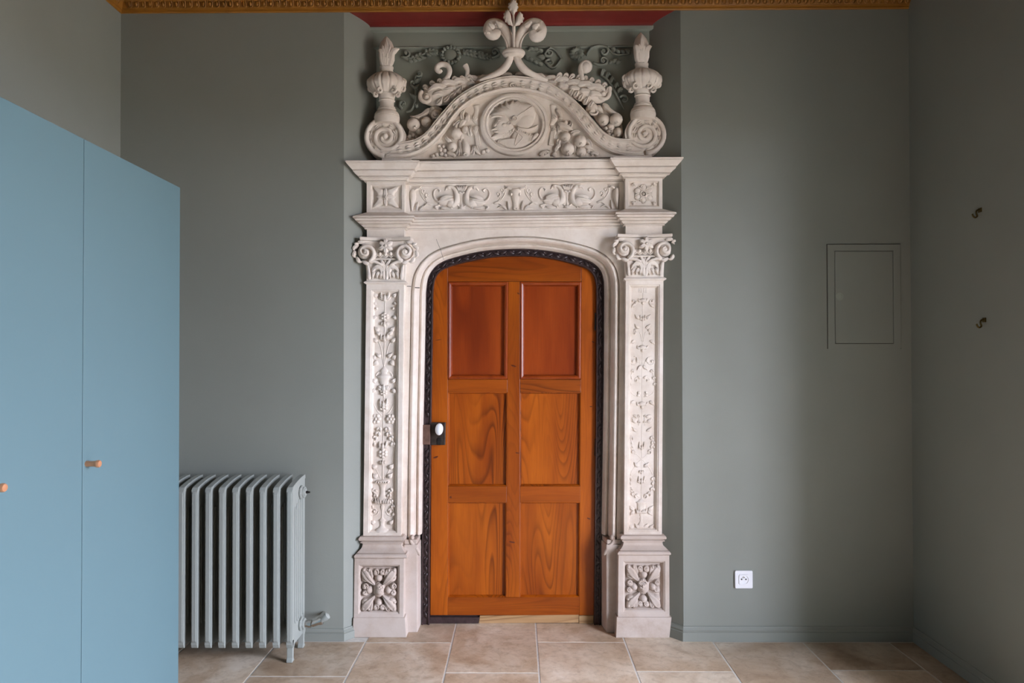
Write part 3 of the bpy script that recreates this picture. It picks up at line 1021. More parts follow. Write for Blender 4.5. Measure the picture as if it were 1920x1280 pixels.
# ---- arabesque on the pilaster panels
YPN = YP + 0.021
def arabesque(key, axis, items, ds, gain):
    pil = pils[key]
    def S(mb, pts, sgn):
        stroke(mb, [(axis(v) + sgn * s, v, r) for s, v, r in pts], YPN, ds * gain, 3, 4)
    for name, fn in items:
        for sgn in ((-1, 1) if fn.__code__.co_varnames[1] == 'sg' else (1,)):
            mb = MB()
            if fn.__code__.co_varnames[1] == 'sg':
                fn(mb, sgn, S)
            else:
                fn(mb, S)
            sp(name, mb, pil)
axL = lambda v: lerp(722.3, 716.3, (v - 545) / 450.0)
axR = lambda v: lerp(1205.6, 1202.0, (v - 530) / 460.0)
def mk(axis, gain):
    Lf = lambda mb, sg, a, b, c, w=4.0, h=4.0, lo=1: leaf(mb, [(axis(p[1]) + sg * p[0], p[1]) for p in (a, b, c)], w, YPN, h * gain, lo, 3)
    Bl = lambda mb, s, v, ru, rv, h=4.0, lo=0: blob(mb, axis(v) + s, v, ru, rv, YPN, h * gain, 0, 9, 5, lo)
    Sc = lambda mb, sg, s, v, r, a0, turns, w: stroke(mb, [(axis(v) + sg * (p[0] - 0), p[1], w * (1 - .45 * i / 12)) for i, p in enumerate(spiral(s, v, r, 1.5, a0, turns, 1, 12))], YPN, 1.1 * gain, 2, 4)
    return Lf, Bl, Sc
Lf, Bl, Sc = mk(axL, 1.0)
def tulip(v, w, hgt):
    def fn(mb, S, v=v, w=w, hgt=hgt):
        Bl(mb, 0, v, w * .55, w * .6, 5.5)
        for sg in (-1, 1):
            Lf(mb, sg, (1, v + w * .3), (w * .8, v - w * .15), (w * .9, v - hgt), w * .42, 5.5, 1)
            Lf(mb, sg, (1, v + w * .2), (w * .9, v + w * .35), (w * 1.35, v - 1), w * .35, 4.5, 1)
        Lf(mb, 1, (0, v + w), (0, v), (0, v - w * .8), w * .4, 7, 0)
    return fn
def rose(v, r):
    def fn(mb, S, v=v, r=r):
        for i in range(6):
            a = 2 * PI * i / 6 + .5
            Bl(mb, r * .62 * math.cos(a), v + r * .62 * math.sin(a), r * .45, r * .45, 5)
        Bl(mb, 0, v, r * .42, r * .42, 7.5)
    return fn
def sideleaf(s, v, w=5.0, up=-1, out=1):
    def fn(mb, sg, S, s=s, v=v, w=w, up=up, out=out):
        Lf(mb, sg, (s - out * 5, v - up * 3), (s, v), (s + out * 4, v + up * 5), w, 5.5, 1)
        Bl(mb, sg * (s - out * 1), v + 1.5, w * .48, w * .48, 5.5)
    return fn
def sidescroll(s, v, r, a0, turns, w=1.8):
    def fn(mb, sg, S, s=s, v=v, r=r, a0=a0, turns=turns, w=w):
        Sc(mb, sg, s, v, r, a0, turns, w)
        Bl(mb, sg * s, v, 2.6, 2.6, 5)
        Lf(mb, sg, (s + r * math.cos(a0), v + r * math.sin(a0)), (s + r * 1.1 * math.cos(a0 + .5), v + r * 1.1 * math.sin(a0 + .5)), (s + r * 1.2 * math.cos(a0 + 1.1), v + r * 1.2 * math.sin(a0 + 1.1)), 3, 4.5, 0)
    return fn
def stem(v0, v1, r=.9):
    return lambda mb, S: S(mb, [(0, v0, r), (0, (v0 + v1) / 2, r), (0, v1, r)], 1)
def arc(pts, name=None):
    def fn(mb, sg, S, pts=pts):
        S(mb, pts, sg)
    return fn
def leafarc(pts, w, n=4):
    """acanthus running along an arc: a stem with lobes"""
    def fn(mb, sg, S, pts=pts, w=w, n=n):
        S(mb, [(a, b, w * .45) for a, b in pts], sg)
        P = CR([tuple(map(float, p)) for p in pts], 6)
        for i in range(n):
            k = int((i + .3) / n * (len(P) - 2))
            p, q = P[k], P[k + 1]
            a = math.atan2(q[1] - p[1], q[0] - p[0])
            for t in (-1, 1):
                b = a + t * .8
                Lf(mb, sg, p, (p[0] + w * math.cos(b), p[1] + w * math.sin(b)), (p[0] + 1.9 * w * math.cos(b - t * .4), p[1] + 1.9 * w * math.sin(b - t * .4)), w * .6, 5, 0)
    return fn
def vase_prof(prof):
    def fn(mb, S, prof=prof):
        lathe(mb, axL if prof is not None and prof[0][0] > 0 else axR, [(abs(v), hw) for v, hw in prof], YPN, 14, 0.55)
    return fn
itemsL = [
    ('flower', tulip(557, 8, 12)), ('leaf_sprig', sideleaf(19, 553, 4.5, -1)), ('scroll', sidescroll(16, 578, 9, -1.6, .95)),
    ('stem', stem(560, 640)), ('flower', rose(593.5, 8)), ('leaf_sprig', sideleaf(20.5, 596, 4, 1)), ('flower', tulip(606, 6, 3)),
    ('leaf_sprig', sideleaf(15, 617, 5, -1)), ('leaf_sprig', sideleaf(12, 624, 4.5, -1)), ('flower', tulip(633, 7, 11)), ('leaf_sprig', sideleaf(17.5, 637.5, 4.5, -1)),
    ('stem', arc([(12, 640, .8), (7, 650, .8), (3, 672, .8), (1, 684, .8)])), ('stem', stem(640, 690)),
    ('leaf_sprig', sideleaf(20, 669, 5, -1)), ('leaf_sprig', sideleaf(11, 666, 4, -1)), ('leaf_sprig', sideleaf(16, 681, 5.5, 1)),
    ('vase', vase_prof([(686, .5), (689, 3), (692, 6), (696, 8), (700, 6), (702, 9), (705, 13), (707, 14), (709, 10), (717, 8.5), (722, 6), (723, 2)])),
    ('handle', arc([(6, 700, 1.2), (10, 697, 1.5), (15, 703, 1.4), (13, 708, 1)])), ('leaf_sprig', sideleaf(19, 713, 5, -1)),
    ('flower', tulip(726, 9, 4)), ('flower', rose(735, 7)), ('leaf_sprig', sideleaf(20.5, 733, 4.5, 1)),
    ('stem', arc([(20, 740, .8), (19, 755, .8), (12, 770, .8), (3, 779, .8)])), ('flower', tulip(757, 7, 10)), ('flower', rose(763, 8.5)), ('stem', stem(736, 905, .85)),
    ('rosette', lambda mb, sg, S: [Bl(mb, sg * (14 + 6 * math.cos(2 * PI * i / 6)), 785 + 6 * math.sin(2 * PI * i / 6), 4, 4, 5) for i in range(6)] + [Bl(mb, sg * 14, 785, 3.4, 3.4, 7), Sc(mb, sg, 14, 786, 10, 1.0, .7, 1.2)]),
    ('leaf_scroll', leafarc([(7, 800), (10, 812), (17, 824), (20, 838)], 4.2, 4)),
    ('flower', tulip(836, 7, 9)), ('flower', rose(850, 9)), ('stem', arc([(21, 846, .7), (20, 862, .7), (12, 880, .7), (4, 897, .7)])),
    ('flower', tulip(866, 5, 3)), ('leaf_sprig', sideleaf(16.5, 874, 5.5, -1)), ('leaf_sprig', sideleaf(14.5, 891, 5.5, -1)),
    ('vase', vase_prof([(899, 9), (901, 13), (904, 13), (906, 10), (908, 7), (914, 5), (922, 4.6), (930, 6), (933, 9), (936, 12), (939, 11), (943, 5), (946, 3), (950, 4), (954, 3), (958, 1.8), (970, 2), (973, 5), (975, 7), (977, 4.5), (984, 4), (988, 6), (990, 10), (993, 15), (996, 16), (998, 15)])),
    ('vase_rim', lambda mb, S: [Bl(mb, s, 903, 2, 2.4, 10.5) for s in (-11, -6.5, -2.2, 2.2, 6.5, 11)]),
    ('vase_leaf', lambda mb, S: [Lf(mb, sg, (1 + i * 4, 943), (3 + i * 4, 939), (5 + i * 4, 933), 2.6, 9, 0) for sg in (-1, 1) for i in range(3)]),
    ('leaf_scroll', leafarc([(20, 917), (14, 920), (13, 930), (19, 944), (22, 958)], 3.4, 5)),
    ('scroll', sidescroll(15, 958, 8, .2, -1.1, 2.0)), ('stem', arc([(22, 960, .9), (18, 966, 1), (10, 964, 1.2), (7, 958, 1)])), ('leaf_sprig', sideleaf(18, 978, 4.5, -1)),
]
arabesque('L', axL, itemsL, 1.1, 1.0)
Lf, Bl, Sc = mk(axR, 0.62)
def vaseR(prof):
    def fn(mb, S, prof=prof):
        lathe(mb, axR, prof, YPN, 14, 0.4)
    return fn
def bowl(v, w):
    def fn(mb, S, v=v, w=w):
        Bl(mb, 0, v, w, w * .6, 7)
        Bl(mb, 0, v + w * .7, w * .4, w * .5, 6)
        for sg in (-1, 1):
            Lf(mb, sg, (w * .3, v), (w, v + 1), (w * 1.2, v - 4), 3, 5, 0)
    return fn
itemsR = [
    ('tassel', lambda mb, S: [S(mb, [(s * .7, 537, .8), (s, 544, 1.1), (s * .8, 549, .6)], 1) for s in (-8, -5, -2, 2, 5, 8)]), ('stem', stem(549, 760, .7)),
    ('flower', bowl(563, 7)), ('scroll', sidescroll(18.5, 564, 6, 2.0, .9, 1.3)), ('leaf_sprig', sideleaf(18, 573, 3.5, 1)),
    ('flower', tulip(597, 5, 7)), ('leaf_sprig', sideleaf(11, 594, 3.5, -1)), ('leaf_sprig', sideleaf(11, 612, 3.5, -1)), ('scroll', sidescroll(14, 625, 6, -2.2, .8, 1.3)),
    ('stem', arc([(6, 622, .8), (3, 630, .8), (1, 640, .9)])), ('leaf_sprig', sideleaf(19, 641, 3, 1)), ('flower', bowl(651, 8)),
    ('scroll', sidescroll(18, 677, 8.5, 2.9, -1.1, 1.5)), ('stem', arc([(16, 668, .9), (9, 671, 1), (5, 680, 1), (2, 686, .8)])), ('leaf_sprig', sideleaf(6, 689, 3.5, 1)),
    ('leaf_scroll', leafarc([(17, 692), (21, 704), (23, 716), (24, 724)], 2.8, 3)), ('stem', arc([(24, 724, .8), (21, 735, .8), (13, 742, .8), (3, 744, .8)])),
    ('scroll', sidescroll(10, 713, 7, 3.6, 1.1, 1.4)), ('scroll', sidescroll(7, 736, 4.5, 1, .9, 1.5)), ('flower', bowl(757, 8)), ('leaf_sprig', sideleaf(19, 755, 4, 1)),
    ('stem', stem(760, 935, .7)), ('scroll', sidescroll(16, 788, 8.5, -2.5, .95, 1.3)), ('leaf_sprig', sideleaf(15, 788, 4.5, -1)), ('leaf_scroll', leafarc([(7, 777), (5, 787), (6, 797)], 2.2, 2)),
    ('leaf_sprig', sideleaf(14, 805, 3, -1)), ('leaf_scroll', leafarc([(18, 817), (21, 829), (19, 840), (12, 851)], 3.4, 4)), ('flower', tulip(838, 5, 10)),
    ('stem', arc([(11, 850, .7), (4, 857, .7), (-4, 864, .7), (-11, 871, .7)])), ('leaf_sprig', sideleaf(10, 871, 4, -1)), ('stem', arc([(11, 873, .7), (17, 881, .7), (21, 891, .8)])),
    ('flower', tulip(884, 4, 3)), ('leaf_scroll', leafarc([(21, 893), (23, 905), (20, 918), (13, 927), (4, 931)], 3.8, 5)), ('flower', tulip(901, 6, 9)),
    ('vase', vaseR([(934, 1), (936, 4), (939, 6), (940.5, 10), (942, 10), (943, 8), (950, 8), (956, 7.5), (960, 5), (962, 2.5), (966, 3.5), (968, 2), (972, 3.2), (975, 2), (978, 3), (982, 6), (987, 8), (990, 8.5)])),
    ('vase_leaf', lambda mb, S: [Lf(mb, sg, (1 + i * 3, 962), (2 + i * 3, 958), (3 + i * 3.2, 953), 2.4, 9, 0) for sg in (-1, 1) for i in range(3)]),
    ('leaf_sprig', sideleaf(18.5, 952, 4, -1)), ('leaf_sprig', sideleaf(17, 961, 4, 1)), ('leaf_sprig', sideleaf(19.5, 987, 4, -1)), ('leaf_sprig', sideleaf(8, 986, 4, -1)),
]
arabesque('R', axR, itemsR, 0.9, 0.8)

# ---- capitals
def capital(key, ax, vt, va, vb, vr, w0, w1, aw, vcy, vdx, fl):
    """vt abacus top, va abacus bottom, vb bell bottom, vr necking bottom"""
    Y0 = YP - 0.006
    cap = None
    mb = MB()
    x0, x1 = W(ax - w0, vb, YP).x, W(ax + w0, vb, YP).x
    z0, z1 = W(ax, vb, YP).z, W(ax, va, YP).z
    V, Fc = [], []
    n = 6
    for i in range(n + 1):
        t = i / n
        e = 0.020 * t ** 2.2
        V += [(x0 - e, 3.30, lerp(z0, z1, t)), (x0 - e, YP + 0.002 - e, lerp(z0, z1, t)), (x1 + e, YP + 0.002 - e, lerp(z0, z1, t)), (x1 + e, 3.30, lerp(z0, z1, t))]
    for i in range(n):
        for j in range(4):
            Fc.append((4 * i + j, 4 * i + (j + 1) % 4, 4 * i + 4 + (j + 1) % 4, 4 * i + 4 + j))
    Fc += [(0, 1, 2, 3), tuple(4 * n + j for j in range(4))]
    mb.add(V, Fc)
    cap = sp('capital', mb, smooth=False)
    mb = MB()
    zr = W(ax, vr, YP).z
    ring_block(mb, x0, x1, YP, 3.30, [(0, 0), (0.05, .004), (0.35, .010), (.6, .010), (.85, .004), (1, .0)], z0 + .001, zr)
    sp('necking', mb, cap, smooth=False)
    # abacus: hollow-fronted slab
    mb = MB()
    za, zb_, zm = W(ax, vt, YP - .03).z, W(ax, va, YP - .03).z, W(ax, lerp(vt, va, .62), YP - .03).z
    def plan(k):
        a = [W(ax + u * aw, vt, YP - .03).x for u in (-1, -.6, -.2, .2, .6, 1)]
        y = [YP - .034 - k, YP - .020 - k, YP - .010 - k, YP - .010 - k, YP - .020 - k, YP - .034 - k]
        a[0] -= k * .6
        a[-1] += k * .6
        return [(a[0], 3.30)] + list(zip(a, y)) + [(a[-1], 3.30)]
    prism_z(mb, plan(0.004), zm, za)
    prism_z(mb, plan(-0.006), zb_, zm)
    sp('abacus', mb, cap, smooth=False, bevel=0.003)
    # corner volutes
    for sg in (-1, 1):
        mb = MB()
        cu, cv = ax + sg * vdx, vcy
        r0 = 19.0
        pts = spiral(0, 0, r0, 3.2, PI * .62, 1.45, 1.0, 26)          # starts low, runs out, over the top and inwards
        pts = [(cu + sg * -p[0] * -1, cv + p[1]) for p in pts]
        st = [(ax + sg * 6, vb - 30, 2.5), (ax + sg * (vdx - 16), cv + 17, 3.2)]
        stroke(mb, st + [(p[0], p[1], 4.2 * (1 - .45 * i / 26)) for i, p in enumerate(pts)], YP - 0.024, 2.0, 2, 5, yoff=(0.012, -0.012))
        blob(mb, cu, cv, 5, 5, YP - 0.028, 7, 0, 12, 6)
        blob(mb, cu, cv, 15, 15, YP - 0.004, 7, 0, 16, 6)
        sp('volute', mb, cap)
        mb = MB()                                                      # leaves wrapped round the outside of the scroll
        for i in range(5):
            a = PI * (0.60 + .22 * i)
            p = (cu - sg * math.cos(a) * -1 * -19.5, cv + 17 * math.sin(a))
            p = (cu + sg * -math.cos(a) * 19.5, cv + 18 * math.sin(a))
            a2 = a - .45
            p2 = (cu + sg * -math.cos(a2) * 23, cv + 21 * math.sin(a2))
            a3 = a - .75
            p3 = (cu + sg * -math.cos(a3) * 21, cv + 19 * math.sin(a3))
            leaf(mb, [p, p2, p3], 4.0, YP - .016, 7, 1, 3)
        leaf(mb, [(cu + sg * 12, cv - 14), (cu + sg * 18, cv - 15), (cu + sg * 21, cv - 17)], 3.4, YP - .02, 7, 0)
        sp('volute_leaf', mb, cap)
    # central flower
    mb = MB()
    fu, fv = ax + fl[0], fl[1]
    for i in range(6):
        a = -PI / 2 + 2 * PI * i / 6
        L = 15 if i else 14
        leaf(mb, [(fu, fv), (fu + L * .55 * math.cos(a), fv + L * .55 * math.sin(a)), (fu + L * math.cos(a), fv + L * math.sin(a))], 6.4, YP - 0.026, 9, 2)
        blob(mb, fu + 7.5 * math.cos(a + .1), fv + 7.5 * math.sin(a + .1), 3.4, 3.4, YP - .03, 6, 0, 8, 5)
    blob(mb, fu, fv, 3.6, 3.6, YP - 0.032, 8, 0, 10, 6)
    sp('capital_flower', mb, cap)
    # egg band between the volutes
    ve = vcy + 3.5
    for s in (-20, -10, 0, 10, 20):
        mb = MB()
        blob(mb, ax + s, ve, 3.6, 4.2, YP - .014, 5, 0, 10, 6)
        stroke(mb, [(ax + s - 5, ve - 4, .7), (ax + s - 4.4, ve + 2, .9), (ax + s, ve + 6, 1), (ax + s + 4.4, ve + 2, .9), (ax + s + 5, ve - 4, .7)], YP - .015, 1.6)
        sp('egg', mb, cap)
    mb = MB()
    stroke(mb, [(ax - 27, ve + 9.5, 1.6), (ax, ve + 9.5, 1.6), (ax + 27, ve + 9.5, 1.6)], YP - .012, 1.4)
    sp('astragal', mb, cap)
    # acanthus over the bell
    mb = MB()
    leaf(mb, [(ax, vb - 3), (ax, vb - 20), (ax, ve + 8)], 7, YP - .003, 6, 0, vein=.6)
    for sg in (-1, 1):
        leaf(mb, [(ax, vb - 22), (ax + sg * 5, vb - 33), (ax + sg * 11, ve + 6)], 4.5, YP - .005, 6, 1)
    sp('acanthus_leaf', mb, cap)
    for sg in (-1, 1):
        mb = MB()
        leaf(mb, [(ax + sg * 2, vb - 6), (ax + sg * 9, vb - 26), (ax + sg * 20, vb - 24), (ax + sg * 26, vb - 14)], 6.5, YP - .003, 6.5, 3)
        stroke(mb, [(ax + sg * 2, vb - 6, 1), (ax + sg * 4, vb - 20, 1.3), (ax + sg * 12, vb - 29, 1.5), (ax + sg * 22, vb - 25, 1.3), (ax + sg * 26, vb - 14, .9)], YP - .005, 1.5)
        sp('acanthus_leaf', mb, cap)
        mb = MB()
        for du, dv, ww in ((8, -4, 3.6), (15, -5, 3.8), (23, -4, 3.4)):
            leaf(mb, [(ax + sg * (du - 4), vb - 17), (ax + sg * du, vb - 12), (ax + sg * (du + 1), vb + dv)], ww, YP - .002, 6, 1)
        leaf(mb, [(ax + sg * 30, vb - 3), (ax + sg * 31, vb - 18), (ax + sg * 34, vb - 33)], 4, YP - .004, 6, 2)
        sp('acanthus_leaf', mb, cap)
    return cap
capital('L', 723, 443.5, 454, 527, 533, 36, 38, 47, 472.5, 37.5, (0.5, 461))
capital('R', 1209, 438, 447.5, 520, 526.5, 35.5, 38, 50.5, 467, 37.5, (2.5, 457))

# ---- entablature
CORN = [(0, .072), (0.02, .079), (0.09, .080), (0.12, .078), (0.13, .073), (0.15, .073), (0.16, .076), (0.30, .066), (0.44, .056), (0.45, .045), (0.49, .045), (0.50, .052), (0.54, .052),
        (0.62, .044), (0.74, .034), (0.75, .024), (0.785, .024), (0.79, .030), (0.83, .030), (0.84, .019), (0.88, .018), (0.94, .012), (0.95, .004), (0.975, .004), (0.98, .009), (1.0, .009), (1.0, 0)]
LOWC = [(0, 0.0), (0.06, .010), (0.2, .030), (0.3, .046), (0.34, .052), (0.43, .053), (0.44, .040), (0.475, .040), (0.48, .047), (0.58, .042), (0.59, .030), (0.63, .030), (0.64, .036), (0.72, .030), (0.74, .018), (0.785, .018), (0.79, .023), (0.90, .013), (0.91, .004), (0.945, .004), (0.95, .009), (1.0, .009), (1, 0)]
bl = {}
for key, u0, u1, vtop, vfr, vl0, vl1, vlow in (('L', 687.5, 758.5, 299.8, 341, 398, 429.5, 446), ('R', 1172.5, 1242, 294, 334.5, 391.5, 423, 441)):
    um = (u0 + u1) / 2
    zt = W(um, vtop, YP - .078).z
    z_fr, z_l0, z_l1, z_low = (W(um, v, YP).z for v in (vfr, vl0, vl1, vlow))
    x0, x1 = W(u0, 370, YP).x, W(u1, 370, YP).x
    bl[key] = (x0, x1, zt, z_fr, z_l0, z_l1, z_low)
    mb = MB(); ring_block(mb, x0, x1, YP, 3.30, CORN, zt, z_fr)
    sp('cornice_block', mb, smooth=False)
    mb = MB()
    q = [(u0, vfr), (u1, vfr), (u1, vl0), (u0, vl0)]
    qi = ((695, 346), (753.5, 346), (753.5, 393.5), (695, 393.5)) if key == 'L' else ((1178, 339), (1236, 339), (1236, 387), (1178, 387))
    sunk_panel(mb, q, qi, YP, 3.30, 0.013, 3.2, key == 'L')
    d = sp('frieze_block', mb, smooth=False)
    PIL[key]['frb'] = d
    mb = MB(); ring_block(mb, x0, x1, YP, 3.30, LOWC, z_l0, z_l1)
    sp('string_course_block', mb, smooth=False)
    mb = MB(); box(mb, x0 + .001, x1 - .001, YP + .001, 3.30, z_low - .004, z_l1)
    sp('architrave_block', mb, smooth=False)
xa, xb = bl['L'][1] - 0.02, bl['R'][0] + 0.02
L, R_ = bl['L'], bl['R']
mb = MB(); run_block(mb, xa, xb, YC, 3.30, CORN, (L[2] + .006, L[3]), (R_[2] + .006, R_[3]))
cornice_c = sp('cornice', mb, smooth=False)
mb = MB(); run_block(mb, xa, xb, YC, 3.30, LOWC, (L[4], L[5]), (R_[4], R_[5]))
sp('string_course', mb, smooth=False)
mb = MB()
fr_q = ((755, 345.5), (1175, 340), (1175, 396.5), (755, 401))
sunk_panel(mb, fr_q, ((767.5, 347), (1161.5, 341.5), (1161.5, 392.5), (767.5, 397.5)), YC, 3.30, 0.012, 2.2, False)
frieze = sp('frieze', mb, smooth=False)
YFR = YC + 0.012
# rosettes on the frieze blocks
def rosetteL():
    mb = MB()
    cu, cv, Y = 723.5, 370, YP + .013
    for i in range(4):
        a = PI / 4 + i * PI / 2
        leaf(mb, [(cu + 3 * math.cos(a), cv + 3 * math.sin(a)), (cu + 15 * math.cos(a), cv + 13 * math.sin(a)), (cu + 34 * math.cos(a), cv + 28 * math.sin(a))], 9.5, Y, 8, 3)
    for i in range(4):
        a = i * PI / 2
        leaf(mb, [(cu, cv), (cu + 10 * math.cos(a), cv + 9 * math.sin(a)), (cu + 19 * math.cos(a), cv + 17 * math.sin(a))], 6.5, Y - .002, 8, 2)
    sp('rosette', mb, PIL['L']['frb'])
    mb = MB()
    for i in range(5):
        a = 2 * PI * i / 5
        blob(mb, cu + 2.6 * math.cos(a), cv + 2.6 * math.sin(a), 2, 2, Y - .018, 4, 0, 8, 5)
    blob(mb, cu, cv, 2.2, 2.2, Y - .022, 4, 0, 8, 5)
    sp('rosette_heart', mb, PIL['L']['frb'])
rosetteL()
def rosetteR():
    cu, cv, Y = 1206.5, 363.5, YP + .013
    mb = MB()
    for i in range(6):
        a = PI / 2 + i * PI / 3
        pu, pv = cu + 12.5 * math.cos(a), cv + 12 * math.sin(a)
        blob(mb, pu, pv, 7, 5.6, Y, 4, -a, 12, 6)
        stroke(mb, [(p[0], p[1], 1.1) for p in spiral(pu, pv, 6.4, 5.2, a + 1.2, .75, .92, 10)], Y - .004, 2.4, 2)
    for sx, sy in ((-1, -1), (1, -1), (-1, 1), (1, 1)):
        for k in range(3):
            blob(mb, cu + sx * (19 + 2.5 * (k == 0)), cv + sy * (16.5 + 2.5 * (k == 1)), 2.4, 2.4, Y, 5, 0, 8, 5)
        stroke(mb, [(cu + sx * 14, cv + sy * 14, .9), (cu + sx * 18, cv + sy * 18, 1.2), (cu + sx * 22, cv + sy * 16, .9)], Y, 2)
    sp('rosette', mb, PIL['R']['frb'])
    mb = MB()
    stroke(mb, [(p[0], p[1], 1.4) for p in spiral(cu, cv, 5.6, 5.6, 0, 1, 1, 14)], Y - .006, 2.2, 2)
    blob(mb, cu, cv, 2.6, 2.6, Y - .006, 5, 0, 10, 6)
    sp('rosette_heart', mb, PIL['R']['frb'])
rosetteR()
# birds, little vases and bull heads of the frieze
def bird(ax, dy, sg):
    f = lambda u, v: (ax + sg * (u - 865.6), v + dy)
    mb = MB()
    Y = YFR
    cu, cv = f(838, 378)
    blob(mb, cu, cv, 18, 7.5, Y, 7, sg * 0.16, 16, 7)
    cu, cv = f(846, 381)
    blob(mb, cu, cv, 11, 9, Y, 8, 0, 14, 7)
    stroke(mb, [(*f(846, 386), 5), (*f(855, 379), 6.2), (*f(856.5, 368), 4.8), (*f(854, 358), 3.8), (*f(848, 351.5), 3.4), (*f(841, 350.5), 3.2), (*f(837, 353.5), 2.2), (*f(834.5, 357.5), .8)], Y, 1.25, 4, 6)
    cu, cv = f(842, 351.5)
    blob(mb, cu, cv, 4.2, 3.6, Y, 6, 0, 10, 6)
    sp('bird', mb, frieze)
    mb = MB()
    stroke(mb, [(*f(826, 380), 2.6), (*f(817, 374), 2.0), (*f(813.2, 365), 1.7), (*f(815, 357), 1.6), (*f(820.5, 354), 1.5), (*f(825, 357.5), 1.8), (*f(823, 360), 1.2)], Y, 1.6)
    leaf(mb, [f(826, 374), f(838, 369.5), f(850, 369)], 4.5, Y - .008, 6, 0)
    for k in range(3):
        leaf(mb, [f(848 - 6 * k, 374 + k), f(840 - 6 * k, 374.5 + k), f(832 - 6 * k, 376.5 + k)], 2.6, Y - .012, 4, 0)
    sp('wing', mb, frieze)
    mb = MB()
    stroke(mb, [(*f(824, 385), 1.6), (*f(816, 388), 2.2), (*f(820, 392), 1.5)], Y, 1.8)
    stroke(mb, [(*f(846, 388), 1.6), (*f(847, 392), 1.3)], Y, 1.8)
    leaf(mb, [f(826, 390), f(835, 391), f(846, 391)], 3.2, Y, 5, 1)
    sp('foot_leaf', mb, frieze)
def little_vase(ax, dy):
    mb = MB()
    Y = YFR
    for s in (-8, -4, 0, 4, 8):
        leaf(mb, [(ax + s * .5, 358 + dy), (ax + s * .9, 353 + dy), (ax + s * 1.25, 347.5 + dy)], 2.4, Y, 6, 0)
    blob(mb, ax, 357.5 + dy, 5, 1.7, Y, 5)
    for s in (-1, 1):
        leaf(mb, [(ax, 363 + dy), (ax + s * 4, 361 + dy), (ax + s * 6, 364 + dy)], 2, Y, 5, 0)
        stroke(mb, [(ax + s * 1, 389 + dy, 1.3), (ax + s * 5, 387 + dy, 1.5), (ax + s * 9, 383 + dy, 1.7), (ax + s * 7, 379 + dy, 1.4), (ax + s * 5.5, 383 + dy, 1.3)], Y, 1.6)
    lathe(mb, lambda v: ax, [(360 + dy, 1), (362 + dy, 2.6), (365 + dy, 1.6), (372 + dy, 1.4), (374 + dy, 2.4), (376 + dy, 1.4), (385 + dy, 1.8), (389 + dy, 4.5), (392 + dy, 8)], Y, 12, .9)
    sp('candelabrum', mb, frieze)
def bull(ax, dy, halves):
    mb = MB()
    Y = YFR
    for s in halves:
        leaf(mb, [(ax + s * 7, 357 + dy), (ax + s * 13, 354 + dy), (ax + s * 19, 355.5 + dy)], 2.6, Y, 6, 0)
        stroke(mb, [(ax + s * 4, 356 + dy, 2.2), (ax + s * 11, 354 + dy, 2), (ax + s * 18, 351 + dy, 1.6), (ax + s * 21, 347 + dy, .8)], Y, 1.6)
        stroke(mb, [(ax + s * 20, 352 + dy, 1), (ax + s * 19, 362 + dy, 1), (ax + s * 25, 373 + dy, 1), (ax + s * 33, 380 + dy, 1.2), (ax + s * 41, 382 + dy, 1.5)], Y, 1.6)
        for cu, cv in ((25, 358), (32, 365)):
            stroke(mb, [(p[0], p[1], 1.4 * (1 - .04 * i)) for i, p in enumerate(spiral(ax + s * cu, cv + dy, 4.8, 1.4, PI / 2 if s > 0 else PI / 2, s * 1.0, 1, 10))], Y, 1.8, 2)
        stroke(mb, [(ax + s * 33, 370 + dy, .9), (ax + s * 28, 372 + dy, 1), (ax + s * 33, 379 + dy, 1)], Y, 1.6)
        leaf(mb, [(ax + s * 17, 394 + dy), (ax + s * 24, 388 + dy), (ax + s * 34, 391 + dy)], 3.0, Y, 5, 1)
        leaf(mb, [(ax + s * 12, 394 + dy), (ax + s * 13, 386 + dy), (ax + s * 15, 378 + dy)], 2.6, Y, 5, 0)
        leaf(mb, [(ax + s * 40, 383 + dy), (ax + s * 33, 381 + dy), (ax + s * 26, 386 + dy)], 2.4, Y, 4, 0)
    sp('scroll_leaf', mb, frieze)
    mb = MB()
    if len(halves) == 2:
        lathe(mb, lambda v: ax, [(355 + dy, 7), (358 + dy, 10.5), (363 + dy, 10.5), (368 + dy, 8), (378 + dy, 6), (386 + dy, 5), (390 + dy, 6), (393 + dy, 5.5), (395 + dy, 3)], Y, 16, 0.75)
        for s in (-1, 1):
            blob(mb, ax + s * 8, 365 + dy, 2.2, 3.2, Y - .010, 3, 0, 8, 5)
            blob(mb, ax + s * 3, 392 + dy, 1.6, 1.6, Y - .012, 2, 0, 8, 5)
    else:
        s = halves[0]
        leaf(mb, [(ax + s * 4, 356 + dy), (ax + s * 5, 372 + dy), (ax + s * 3, 395 + dy)], 6, Y, 9, 0, vein=0)
        blob(mb, ax + s * 7.5, 367 + dy, 2.2, 3.4, Y - .008, 4, 0, 8, 5)
    sp('bull_head', mb, frieze)
for ax_, dy_ in ((865.6, 0), (1063.5, -2.2)):
    bird(ax_, dy_, 1)
    bird(ax_, dy_, -1)
    little_vase(ax_, dy_)
bull(966.5, -1, (-1, 1))
bull(769.5, 0.5, (1,))
bull(1160, -3, (-1,))

